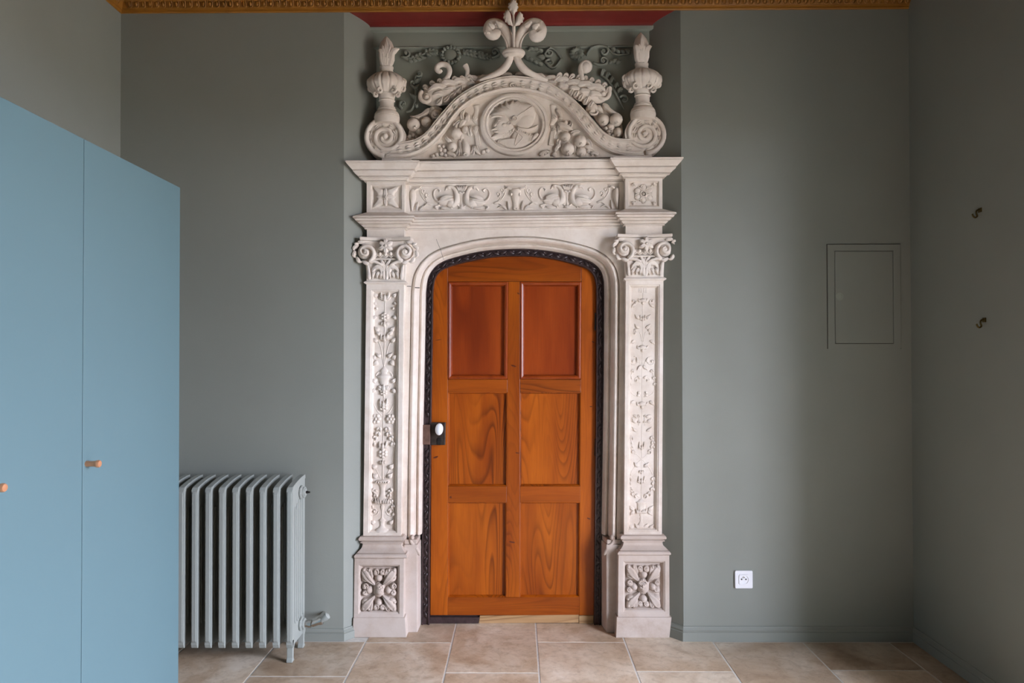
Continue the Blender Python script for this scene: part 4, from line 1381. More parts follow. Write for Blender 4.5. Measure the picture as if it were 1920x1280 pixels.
# ---- pediment
YT = 3.188                                  # tympanum
YBD = 3.160                                 # curved band
UPL = [(963, 142), (932, 146), (898, 157), (863.5, 177), (846, 192), (829, 211), (815, 228), (800, 247), (783, 259), (764, 264.5), (748, 266)]
LOL = [(963, 169), (932, 173), (898, 184), (872, 199), (851, 221), (834, 245.5), (812, 269.5), (788, 286), (764, 293.6), (742, 295.3), (722, 295)]
UPR = [(963, 142), (994, 145.5), (1028, 154), (1063, 176), (1081, 191), (1097, 207), (1113, 226), (1131, 246), (1150, 257), (1168, 260), (1186, 260)]
LOR = [(963, 169), (994, 172.5), (1028, 182.5), (1057, 199), (1077, 219), (1095, 242), (1117, 266), (1143, 283), (1166, 289.5), (1188, 291), (1208, 290.5)]
BPROF = [(0, -0.028), (0, 0.004), (0.05, 0.010), (0.10, 0.008), (0.16, 0.012), (0.22, 0.012), (0.26, 0.004), (0.32, 0.000), (0.50, -0.001), (0.72, 0.0), (0.78, 0.004), (0.80, 0.010), (0.88, 0.012), (0.94, 0.009), (0.97, 0.004), (1.0, 0.004), (1.0, -0.028)]
def ribbon(mb, up, lo, Y, prof, n=6):
    a = [W(u, v, Y) for u, v in CR([tuple(map(float, p)) for p in up], n)]
    b = [W(u, v, Y) for u, v in CR([tuple(map(float, p)) for p in lo], n)]
    V, Fc = [], []
    k = len(prof)
    for p, q in zip(a, b):
        for t, d in prof:
            r = p.lerp(q, t)
            V.append((r.x, r.y - d, r.z))
    for i in range(len(a) - 1):
        for j in range(k - 1):
            Fc.append((i * k + j, i * k + j + 1, (i + 1) * k + j + 1, (i + 1) * k + j))
    mb.add(V, Fc)
    return a, b
# tympanum slab behind everything
mb = MB()
pts = [(u, v + 6) for u, v in CR([tuple(map(float, p)) for p in UPL[:-1]], 3)][::-1] + [(u, v + 6) for u, v in CR([tuple(map(float, p)) for p in UPR[:-1]], 3)][1:]
pts = [(728, 286), (728, 297.5)][::-1] and [(728, 298.5), (728, 288)] + pts + [(1204, 284), (1204, 294)]
q = [W(u, v, YT) for u, v in pts]
prism_y(mb, [(p.x, p.z) for p in q], YT, 3.243)
tymp = sp('tympanum', mb, smooth=False)
# small fringe piece repeated along the band
mf = MB()
def fringe_piece(mb):
    for dz in (-0.010, 0.0, 0.010):
        V = []
        for i, (x, r) in enumerate(((-0.015, .0012), (-0.006, .0058), (0.003, .0046), (0.013, .0012))):
            zz = dz * (1.0 + 0.35 * math.sin(i * 1.3))
            V += [(x, 0.001, zz - r), (x, -0.0095 * (r / .0058) - .001, zz), (x, 0.001, zz + r)]
        mb.add(V, [f for i in range(3) for f in ((3 * i, 3 * i + 1, 3 * i + 4, 3 * i + 3), (3 * i + 1, 3 * i + 2, 3 * i + 5, 3 * i + 4))])
fringe_piece(mf)
fringe = mf.mesh('husk', M['stone'], True, (0, 0, 0))
for up, lo, sg, vc in ((UPL, LOL, -1, (721.5, 257)), (UPR, LOR, 1, (1210.5, 252))):
    mb = MB()
    a, b = ribbon(mb, up, lo, YBD, BPROF)
    band = sp('pediment_band', mb, angle=50)
    # volute: disc, spiral rim, inner channel
    cu, cv = vc
    vol = MB()
    c = W(cu, cv, YBD)
    R0 = 38.5 * PX
    nseg = 48
    Vd = [(c.x + R0 * math.cos(2 * PI * i / nseg), y, c.z + R0 * math.sin(2 * PI * i / nseg)) for y in (YBD + .002, YN - .002) for i in range(nseg)]
    vol.add(Vd, [tuple(range(nseg)), tuple(range(nseg, 2 * nseg))] + [(i, (i + 1) % nseg, nseg + (i + 1) % nseg, nseg + i) for i in range(nseg)])
    volute = sp('volute', vol, smooth=False)
    mb = MB()
    pts = []
    RT = [(0, 34.5), (.25, 34.5), (.5, 34), (.75, 31), (.88, 26), (1.0, 21.5), (1.25, 18), (1.5, 15.5), (1.75, 12.5), (2.0, 9), (2.25, 5.5)]
    def vrad(t):
        for (t0, r0), (t1, r1) in zip(RT, RT[1:]):
            if t0 <= t <= t1:
                return lerp(r0, r1, (t - t0) / (t1 - t0))
        return RT[-1][1]
    nsp = 72
    for i in range(nsp + 1):
        t = 2.25 * i / nsp
        th = PI * .5 + 2 * PI * t
        pts.append((cu + sg * -math.cos(th) * vrad(t), cv + math.sin(th) * vrad(t), lerp(4.6, 3.4, t / 2.25)))
    stroke(mb, pts, YBD, 1.0, 1, 6)
    blob(mb, cu + sg * -1, cv - 2, 5.5, 5.5, YBD, 7, 0, 12, 6)
    sp('spiral', mb, volute)
    # husks along band and round the volute
    mid = [p.lerp(q_, .54) for p, q_ in zip(a, b)]
    d = [0]
    for i in range(1, len(mid)):
        d.append(d[-1] + (mid[i] - mid[i - 1]).length)
    s = 0.045
    while s < d[-1] - 0.01:
        i = max(j for j in range(len(d)) if d[j] <= s)
        i = min(i, len(mid) - 2)
        t = (s - d[i]) / (d[i + 1] - d[i])
        p, tg = mid[i].lerp(mid[i + 1], t), (mid[i + 1] - mid[i]).normalized()
        inst('husk', fringe, band, Matrix.Translation((p.x, p.y + .0005, p.z)) @ Matrix.Rotation(-math.atan2(tg.z, tg.x), 4, 'Y'))
        s += 0.0425
    for i in range(9):
        t = .03 + i * .092
        th = PI * .5 + 2 * PI * t
        r = (vrad(t) + vrad(t + 1)) / 2 + .5
        p = W(cu + sg * -math.cos(th) * r, cv + math.sin(th) * r, YBD)
        ang = math.atan2(-math.cos(th), sg * math.sin(th))
        inst('husk', fringe, volute, Matrix.Translation((p.x, p.y + .001, p.z)) @ Matrix.Rotation(-ang, 4, 'Y') @ Matrix.Scale(.8, 4))
mb = MB()
stroke(mb, [(p[0], p[1], 1.6) for p in spiral(961.5, 160.5, 4.6, 4.6, 0, 1, 1, 14)], YBD - .002, 1.6, 2)
blob(mb, 961.5, 160.5, 2, 2, YBD - .002, 4, 0, 8, 5)
sp('crown_boss', mb)
# block under the pediment ends
mb = MB()
pxprism(mb, [(716, 292), (735, 295), (770, 296), (770, 302), (716, 302)], YBD + .004, YN - .002)
pxprism(mb, [(1150, 292), (1190, 290), (1222, 287), (1222, 297), (1150, 297)], YBD + .004, YN - .002)
sp('pediment_foot', mb, smooth=False)

# medallion
MU, MV = 964.5, 234.0
med = None
mb = MB()
V, Fc = [], []
nseg = 64
MPROF = [(65.5, .03), (65.5, -.004), (64, -.012), (61.5, -.015), (58.5, -.015), (57.5, -.011), (54.5, -.011), (53.5, -.014), (52, -.012), (50.5, -.002), (49, .002), (0.5, .003)]
cc = W(MU, MV, YT - .006)
for r, dy in MPROF:
    for i in range(nseg):
        a = 2 * PI * i / nseg
        V.append((cc.x + r * PX * math.cos(a), cc.y + dy, cc.z + r * .905 * PX * math.sin(a)))
for j in range(len(MPROF) - 1):
    for i in range(nseg):
        Fc.append((j * nseg + i, j * nseg + (i + 1) % nseg, (j + 1) * nseg + (i + 1) % nseg, (j + 1) * nseg + i))
mb.add(V, Fc)
med = sp('medallion', mb, angle=30)
YM = cc.y + .003
mb = MB()
for i in range(44):
    a = 2 * PI * i / 44
    p0 = (MU + 54.8 * math.cos(a), MV + 54.8 * .905 * math.sin(a))
    p1 = (MU + 57.4 * math.cos(a), MV + 57.4 * .905 * math.sin(a))
    stroke(mb, [(*p0, .6), (*p1, .6)], cc.y - .0105, 1.6, 1, 3)
sp('rim_notch', mb, med)
mb = MB()                                   # helmet with spiked crest, neck bulge and sweeping guard
inflate(mb, [(917, 216.5), (924, 213), (929, 211), (925, 203), (931, 204.5), (936, 205), (936, 196), (942, 200), (946, 200), (948, 190), (952, 196), (956, 195), (962.5, 187.5), (965, 193), (972, 189), (978, 193), (988, 195.5),
             (997, 197), (1003, 203), (1005, 213), (1003, 224), (998, 233), (990, 239), (980, 240), (970, 237), (963, 235), (957, 231), (953, 225), (947, 220.5), (940, 218.5), (932, 219.5), (925, 219)], YM, 11, 1)
blob(mb, 984, 226, 18, 15.5, YM - .014, 5.5, 0.2, 18, 8)
stroke(mb, [(999, 198.5, .7), (988, 206, .9), (977, 213, 1.0), (969, 219, .8)], YM - .0255, 1.2)
stroke(mb, [(1008, 235, .8), (1002, 240, 2.2), (991, 244.5, 3.6), (979, 244, 4.2), (970, 240, 3)], YM, 2.4)
stroke(mb, [(p[0], p[1], 1.4) for p in spiral(965, 222.5, 4.2, 4.2, 0, 1, 1, 12)], YM - .026, 2.2, 2)
blob(mb, 965, 222.5, 1.6, 1.6, YM - .027, 4, 0, 8, 5)
for i in range(13):                         # combed lines of the crest
    a = -3.0 + i * .215
    stroke(mb, [(965 + 6 * math.cos(a), 218 + 6 * math.sin(a), .5), (964 + 15 * math.cos(a + .15), 215 + 12 * math.sin(a + .15), .95), (963 + 27 * math.cos(a + .36), 213 + 19.5 * math.sin(a + .36), .6)], YM - .0235 + .00035 * (i - 6) ** 2 * .5, 1.8)
for (u0, v0, u1, v1) in ((936, 210, 927, 204.5), (943, 205, 937, 198), (951, 203, 948.5, 192.5), (958, 201, 962, 190), (966, 200, 971.5, 191)):
    stroke(mb, [(u0, v0, 1.6), ((u0 + u1) / 2, (v0 + v1) / 2, 1.5), (u1, v1, .4)], YM - .012, 2.2)
helmet = sp('helmet', mb, med)
mb = MB()                                   # bearded face in profile, looking left
inflate(mb, [(946, 216), (938, 217.5), (933, 221.5), (931, 226), (928, 231), (924, 236.5), (925, 239), (929, 240), (924, 243), (925, 246), (930, 247), (930, 250), (936, 256), (950, 256), (962, 248), (963, 238), (958, 231), (954, 222)], YM, 9, 2)
stroke(mb, [(920, 221, .8), (925, 219, 1.8), (933, 218, 2.2), (941, 219.5, 2), (946, 223, 1.2)], YM - .012, 2.2)
stroke(mb, [(933, 226.5, .8), (937, 225.5, 1.4), (942, 227.5, 1)], YM - .020, 1.8)
blob(mb, 937.5, 229.8, 2.5, 1.4, YM - .020, 2, 0, 8, 5)
stroke(mb, [(931, 231, 1.2), (928.5, 235, 1.9), (927, 238, 1.5)], YM - .014, 2)
stroke(mb, [(922, 243.5, 1), (927, 242.5, 2), (934, 242, 2), (940, 245, 1.4)], YM - .014, 2)
stroke(mb, [(926, 247, 1), (931, 247.5, 1.6), (936, 247, 1)], YM - .014, 2)
blob(mb, 945, 236, 6.5, 6, YM - .014, 5, 0, 12, 6)
stroke(mb, [(p[0], p[1], 1.2) for p in spiral(954.5, 231, 3.8, 1.2, 0, 1.1, 1, 10)], YM - .020, 2, 2)
sp('face', mb, med)
mb = MB()
inflate(mb, [(964, 239), (966, 246), (958, 253), (946, 259), (932, 262), (919, 261), (921, 257), (929, 251), (938, 247), (950, 242)], YM, 7, 2)
for i in range(95):                         # curly beard
    t, w_ = random.random(), random.uniform(-1, 1)
    u, v = lerp(962, 922, t), lerp(245, 259, t) + w_ * 7.0 * math.sin(PI * (.2 + .68 * t))
    blob(mb, u, v, 1.7, 1.4, YM - .017 * (1 - .35 * t) * (1 - .45 * w_ * w_), 1.9, random.random() * 3, 6, 4)
sp('beard', mb, med)
mb = MB()
inflate(mb, [(962, 244), (972, 241), (984, 246), (996, 252), (1007, 252), (1003, 262), (994, 270), (980, 277), (962, 279), (948, 276), (936, 270), (930, 267), (940, 262), (954, 262), (960, 256)], YM, 6, 2)
stroke(mb, [(973, 247, .8), (968, 260, 1.0), (965, 272, .7)], YM - .0145, 1.4)
stroke(mb, [(966, 246, .7), (980, 258, .9), (966, 273, .7)], YM - .0145, 1.4)
for i in range(7):
    stroke(mb, [(951 - i * 2.5, 263 - i * .2, .6), (949 - i * 2.6, 267.5 - i * .1, 1.0), (948 - i * 2.2, 273 - i * 1.0, .6)], YM - .009, 2.0)
    stroke(mb, [(981 + i * 3, 252 + i * .3, .6), (982 + i * 3, 261, 1.0), (981 + i * 2.4, 270 - i * 1.0, .6)], YM - .010, 2.0)
for i in range(8):
    blob(mb, 972 + i * 3.5, 243 + i * 1.6, 1.9, 2.2, YM - .010, 3.2, 0, 8, 5)
leaf(mb, [(1009, 251), (1002, 257), (996, 267)], 4.5, YM - .006, 5, 0, vein=0)
sp('shoulder', mb, med)

# strapwork, fruit and foliage in the corners of the tympanum
def tp(name, fn, parent=None):
    mb = MB()
    fn(mb)
    return sp(name, mb, parent or tymp)
def strap(mb, s, u0):
    stroke(mb, [(u0 + s * 0, 198, 6.5), (u0 + s * 1, 205, 4.6), (u0 - s * 0, 213, 4.4), (u0 - s * 2, 222, 6.4), (u0 + s * 1, 229, 4.8), (u0 + s * 4, 236, 3.4)], YT, 0.55)
    stroke(mb, [(u0 + s * 4, 236, 3.4), (u0 - s * 2, 243, 6.6), (u0 + s * 1, 252, 5.0), (u0 + s * 3, 262, 4.2), (u0 + s * 4, 273, 6)], YT, 0.55)
    for v in (221, 243.5):
        stroke(mb, [(p[0], p[1], 1.2) for p in spiral(u0 - s * 2, v, 4.2, 1.6, 0, s * 1.3, 1, 12)], YT - .007, 1.8, 2)
        blob(mb, u0 - s * 2, v, 2, 2, YT - .007, 4, 0, 8, 6)
    for e in (-1, 1):
        stroke(mb, [(u0 + e * 3.2, 246, .7), (u0 + s * 2 + e * 3, 258, .8), (u0 + s * 4 + e * 3.4, 272, .7)], YT - .006, 1.4)
tp('strap_scroll', lambda mb: strap(mb, 1, 892.5))
tp('strap_scroll', lambda mb: strap(mb, -1, 1037))
def fruit(u, v, r, Y, parent, kind='apple', ry=None, rot=0, name=None):
    mb = MB()
    ry = ry or r
    blob(mb, u, v, r, ry, Y, r * 1.05, rot, 14, 8, {'pumpkin': 7, 'pomegranate': 0}.get(kind, 0), depth=r * .35 * PX)
    if kind in ('apple', 'pomegranate'):
        blob(mb, u + r * .15, v + r * .35, r * .2, r * .2, Y - r * 1.28 * PX, r * .14, 0, 8, 5)
        for i in range(5):
            a = 2 * PI * i / 5
            blob(mb, u + r * .15 + r * .22 * math.cos(a), v + r * .35 + r * .22 * math.sin(a), r * .10, r * .10, Y - r * 1.26 * PX, r * .14, 0, 6, 4)
    return sp(name or kind, mb, parent)
fruit(848, 277, 9.5, YT, tymp, 'pomegranate')
fruit(855, 252, 12, YT, tymp, 'pumpkin', 11)
fruit(872.5, 244, 6.5, YT, tymp, 'apple', 7.5)
fruit(866, 258, 4.5, YT, tymp, 'apple', 9)
for (u, v, r) in ((826, 281, 4.4), (834, 283, 4.2), (828, 289, 4.4), (819, 290, 4.2), (812, 293, 3.8), (835, 291, 4), (842, 291, 3.6), (824, 274, 3.6), (832, 275, 3.8), (851, 292, 4), (906, 286, 4.6), (914, 283, 4.4)):
    fruit(u, v, r, YT, tymp, 'grape')
def gourd(mb):
    stroke(mb, [(868, 262, 4), (872, 270, 6.5), (874, 280, 9), (874, 288, 8), (873, 292, 4)], YT, 1.3, 4, 7)
    stroke(mb, [(p[0], p[1], 1.3) for p in spiral(873, 290, 3.4, 3.4, 0, 1, .8, 10)], YT - .026, 1.4, 2)
    stroke(mb, [(862, 264, 2.6), (864, 276, 4.4), (866, 286, 5), (867, 292, 3)], YT, 1.4)
tp('gourd', gourd)
tp('leaf', lambda mb: leaf(mb, [(875, 228), (877, 220), (876, 212)], 6, YT, 8, 2))
tp('leaf', lambda mb: leaf(mb, [(862, 240), (868, 230), (876, 226)], 5, YT, 8, 1))
tp('leaf', lambda mb: [leaf(mb, [(886, 276), (893, 284), (902, 292)], 6, YT, 8, 2)] + [stroke(mb, [(888 + i * 3, 273, .7), (890 + i * 3, 281, .9), (893 + i * 2.5, 289, .7)], YT - .01, 1.6) for i in range(4)])
for sp_ in ([(846, 268), (838, 262), (836, 254)], [(850, 240), (857, 232), (866, 226)], [(882, 256), (880, 246), (884, 236)], [(838, 286), (846, 290), (856, 291)], [(884, 290), (888, 282), (886, 272)], [(858, 292), (860, 284), (858, 276)], [(868, 226), (866, 216), (872, 206)]):
    tp('leaf', lambda mb: leaf(mb, sp_, 5.5, YT, 8, 2, vein=.5))
for sp_ in ([(1050, 250), (1047, 242), (1049, 232)], [(1070, 252), (1078, 248), (1088, 247)], [(1100, 262), (1106, 270), (1108, 279)], [(1074, 274), (1077, 281), (1076, 290)], [(1048, 262), (1046, 270), (1050, 278)], [(1064, 240), (1070, 236), (1068, 226)], [(1122, 291), (1114, 288), (1106, 291)]):
    tp('leaf', lambda mb: leaf(mb, sp_, 5.5, YT, 8, 2, vein=.5))
fruit(1060, 257, 9.5, YT, tymp, 'apple')
fruit(1087.5, 266, 12, YT, tymp, 'pomegranate')
fruit(1064, 281, 12.5, YT, tymp, 'pomegranate')
fruit(1089, 286, 9.5, YT, tymp, 'apple')
fruit(1039, 290, 4.8, YT, tymp, 'grape')
fruit(1110, 289, 4.2, YT, tymp, 'grape'); fruit(1117, 290, 3.4, YT, tymp, 'grape'); fruit(1103, 284, 3.6, YT, tymp, 'grape')
fruit(1060, 231, 5, YT, tymp, 'apple'); fruit(1051, 222, 4, YT, tymp, 'grape')
tp('leaf', lambda mb: leaf(mb, [(1046, 232), (1060, 238), (1076, 246)], 7, YT, 9, 2))
tp('leaf', lambda mb: leaf(mb, [(1042, 205), (1050, 214), (1052, 226)], 5, YT, 8, 1))
tp('leaf', lambda mb: leaf(mb, [(1052, 272), (1044, 278), (1040, 286)], 6, YT, 9, 2))
tp('leaf', lambda mb: [leaf(mb, [(1012, 292), (1020, 287), (1030, 284)], 5.5, YT, 7, 2)] + [blob(mb, 1012 + i * 3.2, 290 - i * 1.2 + (i % 2) * 2.4, 1.8, 1.8, YT - .008, 3.5, 0, 6, 4) for i in range(7)])
tp('leaf', lambda mb: leaf(mb, [(1096, 276), (1106, 277), (1114, 283)], 4.5, YT, 6, 1))

# fruit heaped outside the band
YO = YN - 0.006
crest = {}
for key, fr_, gr_ in (('L', ((776, 235, 12.5, 'apple'), (800, 230, 10, 'apple'), (787, 247, 6.5, 'apple')), ((768, 257, 4), (775, 254, 4.2), (766, 263, 3.6), (774, 262, 4), (781, 257, 3.6), (780, 264, 3.4))),
                      ('R', ((1130.5, 226, 11, 'apple'), (1154.5, 226.5, 12.5, 'apple'), (1145, 239, 7, 'apple'), (1158, 250, 9.5, 'apple')), ((1136, 241, 3.6), (1141, 247, 3.6), (1147, 247, 3.8), (1150, 255, 3.8), (1142, 252, 3.4)))):
    cl = MB()
    if key == 'L':
        leaf(cl, [(806, 205), (798, 214), (784, 221), (769, 219)], 6, YO - .02, 12, 2)
        leaf(cl, [(806, 205), (815, 214), (812, 228)], 10, YO - .02, 12, 2)
        leaf(cl, [(812, 204), (822, 206), (829, 205)], 6, YO - .02, 10, 1)
        pxprism(cl, [(764, 262), (768, 245), (780, 226), (800, 212), (822, 204), (830, 212), (812, 238), (792, 258), (776, 266)], YO - .02, YO, YO - .01)
    else:
        leaf(cl, [(1130, 196), (1138, 204), (1147, 212), (1160, 214)], 6, YO - .02, 12, 2)
        leaf(cl, [(1118, 200), (1124, 208), (1132, 216)], 7, YO - .02, 12, 1)
        pxprism(cl, [(1104, 204), (1116, 200), (1134, 206), (1152, 216), (1166, 236), (1168, 256), (1150, 260), (1132, 244), (1116, 224)], YO - .02, YO, YO - .01)
    cluster = sp('fruit_cluster', cl)
    for u, v, r, kd in fr_:
        fruit(u, v, r, YO - .028, cluster, kd)
    for u, v, r in gr_:
        fruit(u, v, r, YO - .030, cluster, 'grape')
    if key == 'R':
        mb = MB()
        blob(mb, 1110, 205, 12, 11, YO - .03, 13, 0, 16, 8)
        stroke(mb, [(p[0], p[1], 2) for p in spiral(1113, 210, 7, 7, 0, 1, .7, 14)], YO - .052, 1.3, 2)
        sp('seed_pod', mb, cluster)
    else:
        mb = MB()
        blob(mb, 817, 214, 10, 9, YO - .03, 12, .4, 16, 8)
        stroke(mb, [(p[0], p[1], 2) for p in spiral(816, 216, 6, 6, 0, 1, .8, 14)], YO - .050, 1.3, 2)
        sp('seed_pod', mb, cluster)

# leafy beasts lying along the band
def beast(key):
    Y = YO - 0.028
    L_ = key == 'L'
    mb = MB()
    if L_:
        body = [(957, 140, 2.5), (936, 141.5, 4.5), (912, 147, 7), (888, 155, 11.5), (866, 164, 16), (846, 173, 20), (826, 178, 20.5), (808, 181, 19), (795, 183, 12)]
    else:
        body = [(968, 139, 2.5), (990, 141, 4.5), (1014, 146, 7), (1038, 153, 10.5), (1062, 162, 15), (1086, 170, 18), (1108, 175, 18), (1125, 177, 17), (1137, 177, 11)]
    stroke(mb, body, Y, 0.8, 4, 8)
    b = sp('leafy_beast', mb)
    hu, hv = (800, 182) if L_ else (1130.5, 176)
    mb = MB()
    s = -1 if L_ else 1
    stroke(mb, [(p[0], p[1], lerp(4.2, 2.4, i / 20)) for i, p in enumerate(spiral(hu, hv, 14, 3.5, -2.2 if L_ else -.9, -1.35 if L_ else 1.35, 1, 20))], Y - .026, 1.4, 2, 6)
    blob(mb, hu, hv, 4.5, 4.5, Y - .03, 8, 0, 10, 6)
    sp('head_scroll', mb, b)
    # overlapping leaves on the back
    spots = ((930, 141, 7), (908, 145, 8), (884, 147, 10), (862, 153, 12), (840, 157, 13), (822, 164, 13)) if L_ else \
            ((992, 139, 7), (1012, 142, 8), (1034, 146, 9), (1056, 150, 11), (1078, 155, 12), (1098, 159, 13), (1116, 164, 13))
    for i, (u, v, w_) in enumerate(spots):
        mb = MB()
        leaf(mb, [(u - s * w_ * 1.2, v + 1), (u, v - w_ * .12), (u + s * w_ * 1.0, v + w_ * .25), (u + s * w_ * 1.5, v + w_ * .7)], w_ * .60, Y - .012 - .0030 * i, w_ * .7, 3)
        leaf(mb, [(u - s * w_ * .9, v + w_ * .9), (u + s * w_ * .1, v + w_ * .95), (u + s * w_ * 1.0, v + w_ * 1.25)], w_ * .50, Y - .012 - .0030 * i, w_ * .7, 2)
        sp('back_leaf', mb, b)
    # upper fringe of lobes, each leaning towards the head
    for (u, v) in (((884, 146), (870, 148), (856, 149), (842, 151), (828, 153), (814, 157), (801, 164)) if L_ else ((1046, 142), (1058, 142.5), (1070, 144), (1082, 146), (1094, 148), (1106, 151), (1118, 155), (1130, 160), (1139, 168))):
        mb = MB()
        leaf(mb, [(u - s * 9, v + 13), (u - s * 1, v + 4), (u + s * 4, v - 1), (u + s * 8, v + 2)], 5.6, Y - .022, 7, 0, 3, 1.7, vein=.5)
        sp('lobe', mb, b)
    if not L_:
        mb = MB()
        stroke(mb, [(1062, 168, 4), (1080, 176, 7), (1098, 187, 8), (1112, 198, 6)], Y - .012, 1.0, 4, 6)
        for k_, (u, v) in enumerate(((1070, 171), (1079, 175), (1088, 181), (1097, 188), (1106, 195))):
            leaf(mb, [(u + 6, v - 6), (u + 1, v + 2), (u - 3, v + 8)], 5.4, Y - .024, 7, 0, 3, 1.8, vein=.5)
        sp('lower_leaf', mb, b)
    else:
        mb = MB()
        for (u, v) in ((862, 170), (850, 178), (838, 186), (824, 191)):
            leaf(mb, [(u + 6, v - 8), (u + 1, v), (u - 6, v + 5)], 5.6, Y - .030, 7, 0, 3, 1.8, vein=.5)
        sp('lower_leaf', mb, b)
    # horns
    mb = MB()
    if L_:
        stroke(mb, [(833, 152, 5), (840, 143, 4.8), (843, 133, 4.8), (840, 124, 5), (831, 120.5, 5.2), (822, 123, 5.4), (819.5, 130, 5), (824, 134.5, 4), (828, 131.5, 3)], Y - .028, 1.0, 4, 6, True)
    else:
        stroke(mb, [(1092, 152, 5), (1090, 141, 5), (1089, 131, 5.5), (1092, 122, 6), (1099, 118, 6), (1105, 122, 5.5), (1104, 130, 5), (1098, 133, 4.5)], Y - .028, 1.0, 4, 6, True)
        blob(mb, 1098, 126, 10.5, 12, Y - .026, 9, 0, 14, 8)
    sp('horn', mb, b)
    if L_:
        mb = MB()
        stroke(mb, [(873, 150, 3.6), (875.5, 142, 3.6), (876.5, 133, 4), (874, 126, 5.2), (872, 122.5, 5.6)], Y - .024, 1.0, 4, 6, True)
        sp('horn', mb, b)
    mb = MB()
    if L_:
        stroke(mb, [(940, 140, 3), (950, 138.5, 3.4), (957, 140, 3.4), (957.5, 143, 2.5)], Y - .012, 1.2)
    else:
        stroke(mb, [(988, 137.5, 3), (977, 137, 3.6), (969.5, 139, 3.4), (969, 142, 2.5)], Y - .012, 1.2)
    sp('tail_curl', mb, b)
beast('L')
beast('R')

# lily finial in the middle
YL = 3.125
mb = MB()
lathe(mb, lambda v: 963, [(93, 10), (93.5, 15), (95.5, 19.5), (98, 21.5), (100.5, 21.8), (102, 21), (103, 19.5), (104, 20), (106, 18.5), (107.5, 13)], YL, 24, 0.75)
lily = sp('lily_finial', mb)
for s in (-1, 1):
    mb = MB()
    g = lambda u: 963 + s * (963 - u)
    stroke(mb, [(g(957), 96, 8.5), (g(956), 82, 8.5), (g(952), 68, 9), (g(944), 55, 9.2), (g(932), 47.5, 9.4), (g(920), 50, 9.6), (g(916), 60, 9.8), (g(921), 69.5, 10), (g(930), 70, 9.4), (g(933), 64, 7)] if s < 0 else
               [(g(957), 96, 8.5), (g(956), 82, 8.5), (g(951), 67, 9), (g(942), 55, 9.2), (g(930), 47.5, 9.6), (g(917.5), 49.5, 10), (g(911.5), 60, 10.4), (g(915), 72, 10.6), (g(924), 74, 10), (g(929), 66, 7)][0:10],
           YL, 0.9, 4, 7, True, yoff=(0.0, -0.035))
    arm = sp('lily_arm', mb, lily)
    mb = MB()
    stroke(mb, [(g(951), 92, 1.2), (g(948.5), 78, 1.4), (g(942), 66, 1.4), (g(934), 59, 1.0)], YL - .020, 1.6)
    for (u, v, a_) in ((932, 41, 2.2), (918, 45, 3.0), (912, 58, 4.1)):
        leaf(mb, [(g(u + 2 + 9 * math.cos(a_ - 2.6)), v + 8), (g(u + 3), v + 5), (g(u - 1), v + 3), (g(u - 4), v + 6)], 5.5, YL - .038, 7, 2)
    sp('lily_arm_leaf', mb, lily)
    mb = MB()
    stroke(mb, [(g(958), 104, 6), (g(953), 116, 7), (g(944), 127, 7.4), (g(930), 135, 6), (g(912), 141, 4), (g(898), 146, 2)], YL, 0.9, 4, 6, True, yoff=(0, .03))
    sp('lily_stalk', mb, lily)
# the leaf on top
def thick_leaf(mb, outline, Yf, th, crown):
    P = CR([tuple(map(float, p)) for p in outline], 2, True)
    q = [W(u, v, Yf) for u, v in P]
    c = sum(q, Vector()) / len(q)
    n = len(q)
    V = [(p.x, Yf + th, p.z) for p in q] + [(p.x, Yf, p.z) for p in q] + [(c.x + (p.x - c.x) * .55, Yf - crown, c.z + (p.z - c.z) * .55) for p in q] + [(c.x, Yf - crown * .7, c.z)]
    Fc = [tuple(range(n))]
    for i in range(n):
        j = (i + 1) % n
        Fc += [(i, j, n + j, n + i), (n + i, n + j, 2 * n + j, 2 * n + i), (2 * n + i, 2 * n + j, 3 * n)]
    mb.add(V, Fc)
YLL = 3.052
mb = MB()
thick_leaf(mb, [(962, -4), (964.5, 0), (968, 1), (967.5, 4), (971, 6.5), (969, 9), (972, 13), (969.5, 15), (970, 19), (966.5, 21), (964.5, 27), (963, 33), (961, 27), (957.5, 21), (954.5, 19), (955, 15), (952, 13), (954.5, 9), (953, 6.5), (957, 4), (957, 1), (960, 0)], YLL, .012, .012)
sp('lily_top_leaf', mb, lily)
for s in (-1, 1):
    g = lambda u: 963.3 + s * (963.3 - u)
    mb = MB()
    thick_leaf(mb, [(961, 47), (959.5, 39), (958.5, 31), (957, 25), (954.5, 21), (952, 17.5), (949.5, 20), (947.5, 19.5), (946.5, 24), (944, 25), (945.5, 29), (943.5, 32), (946.5, 35), (947, 39.5), (950.5, 40), (953.5, 44.5), (957, 45)] if s < 0 else
               [(g(u), v) for u, v in ((961, 47), (959.5, 39), (958.5, 32), (956, 27), (953, 22), (950.5, 22.5), (948.5, 25), (946, 27), (946.5, 31), (944, 33.5), (946.5, 36.5), (946, 40), (949.5, 41), (952, 45), (957, 46))], YLL, .012, .010)
    sp('lily_top_leaf', mb, lily)
mb = MB()
stroke(mb, [(963.3, 95, 2.2), (963.3, 70, 2.4), (963.3, 48, 3.2), (963, 32, 2.4), (962.5, 20, 1)], 3.06, 1.2, 4, 6, True, yoff=(.045, -.006))
sp('lily_stem', mb, lily)

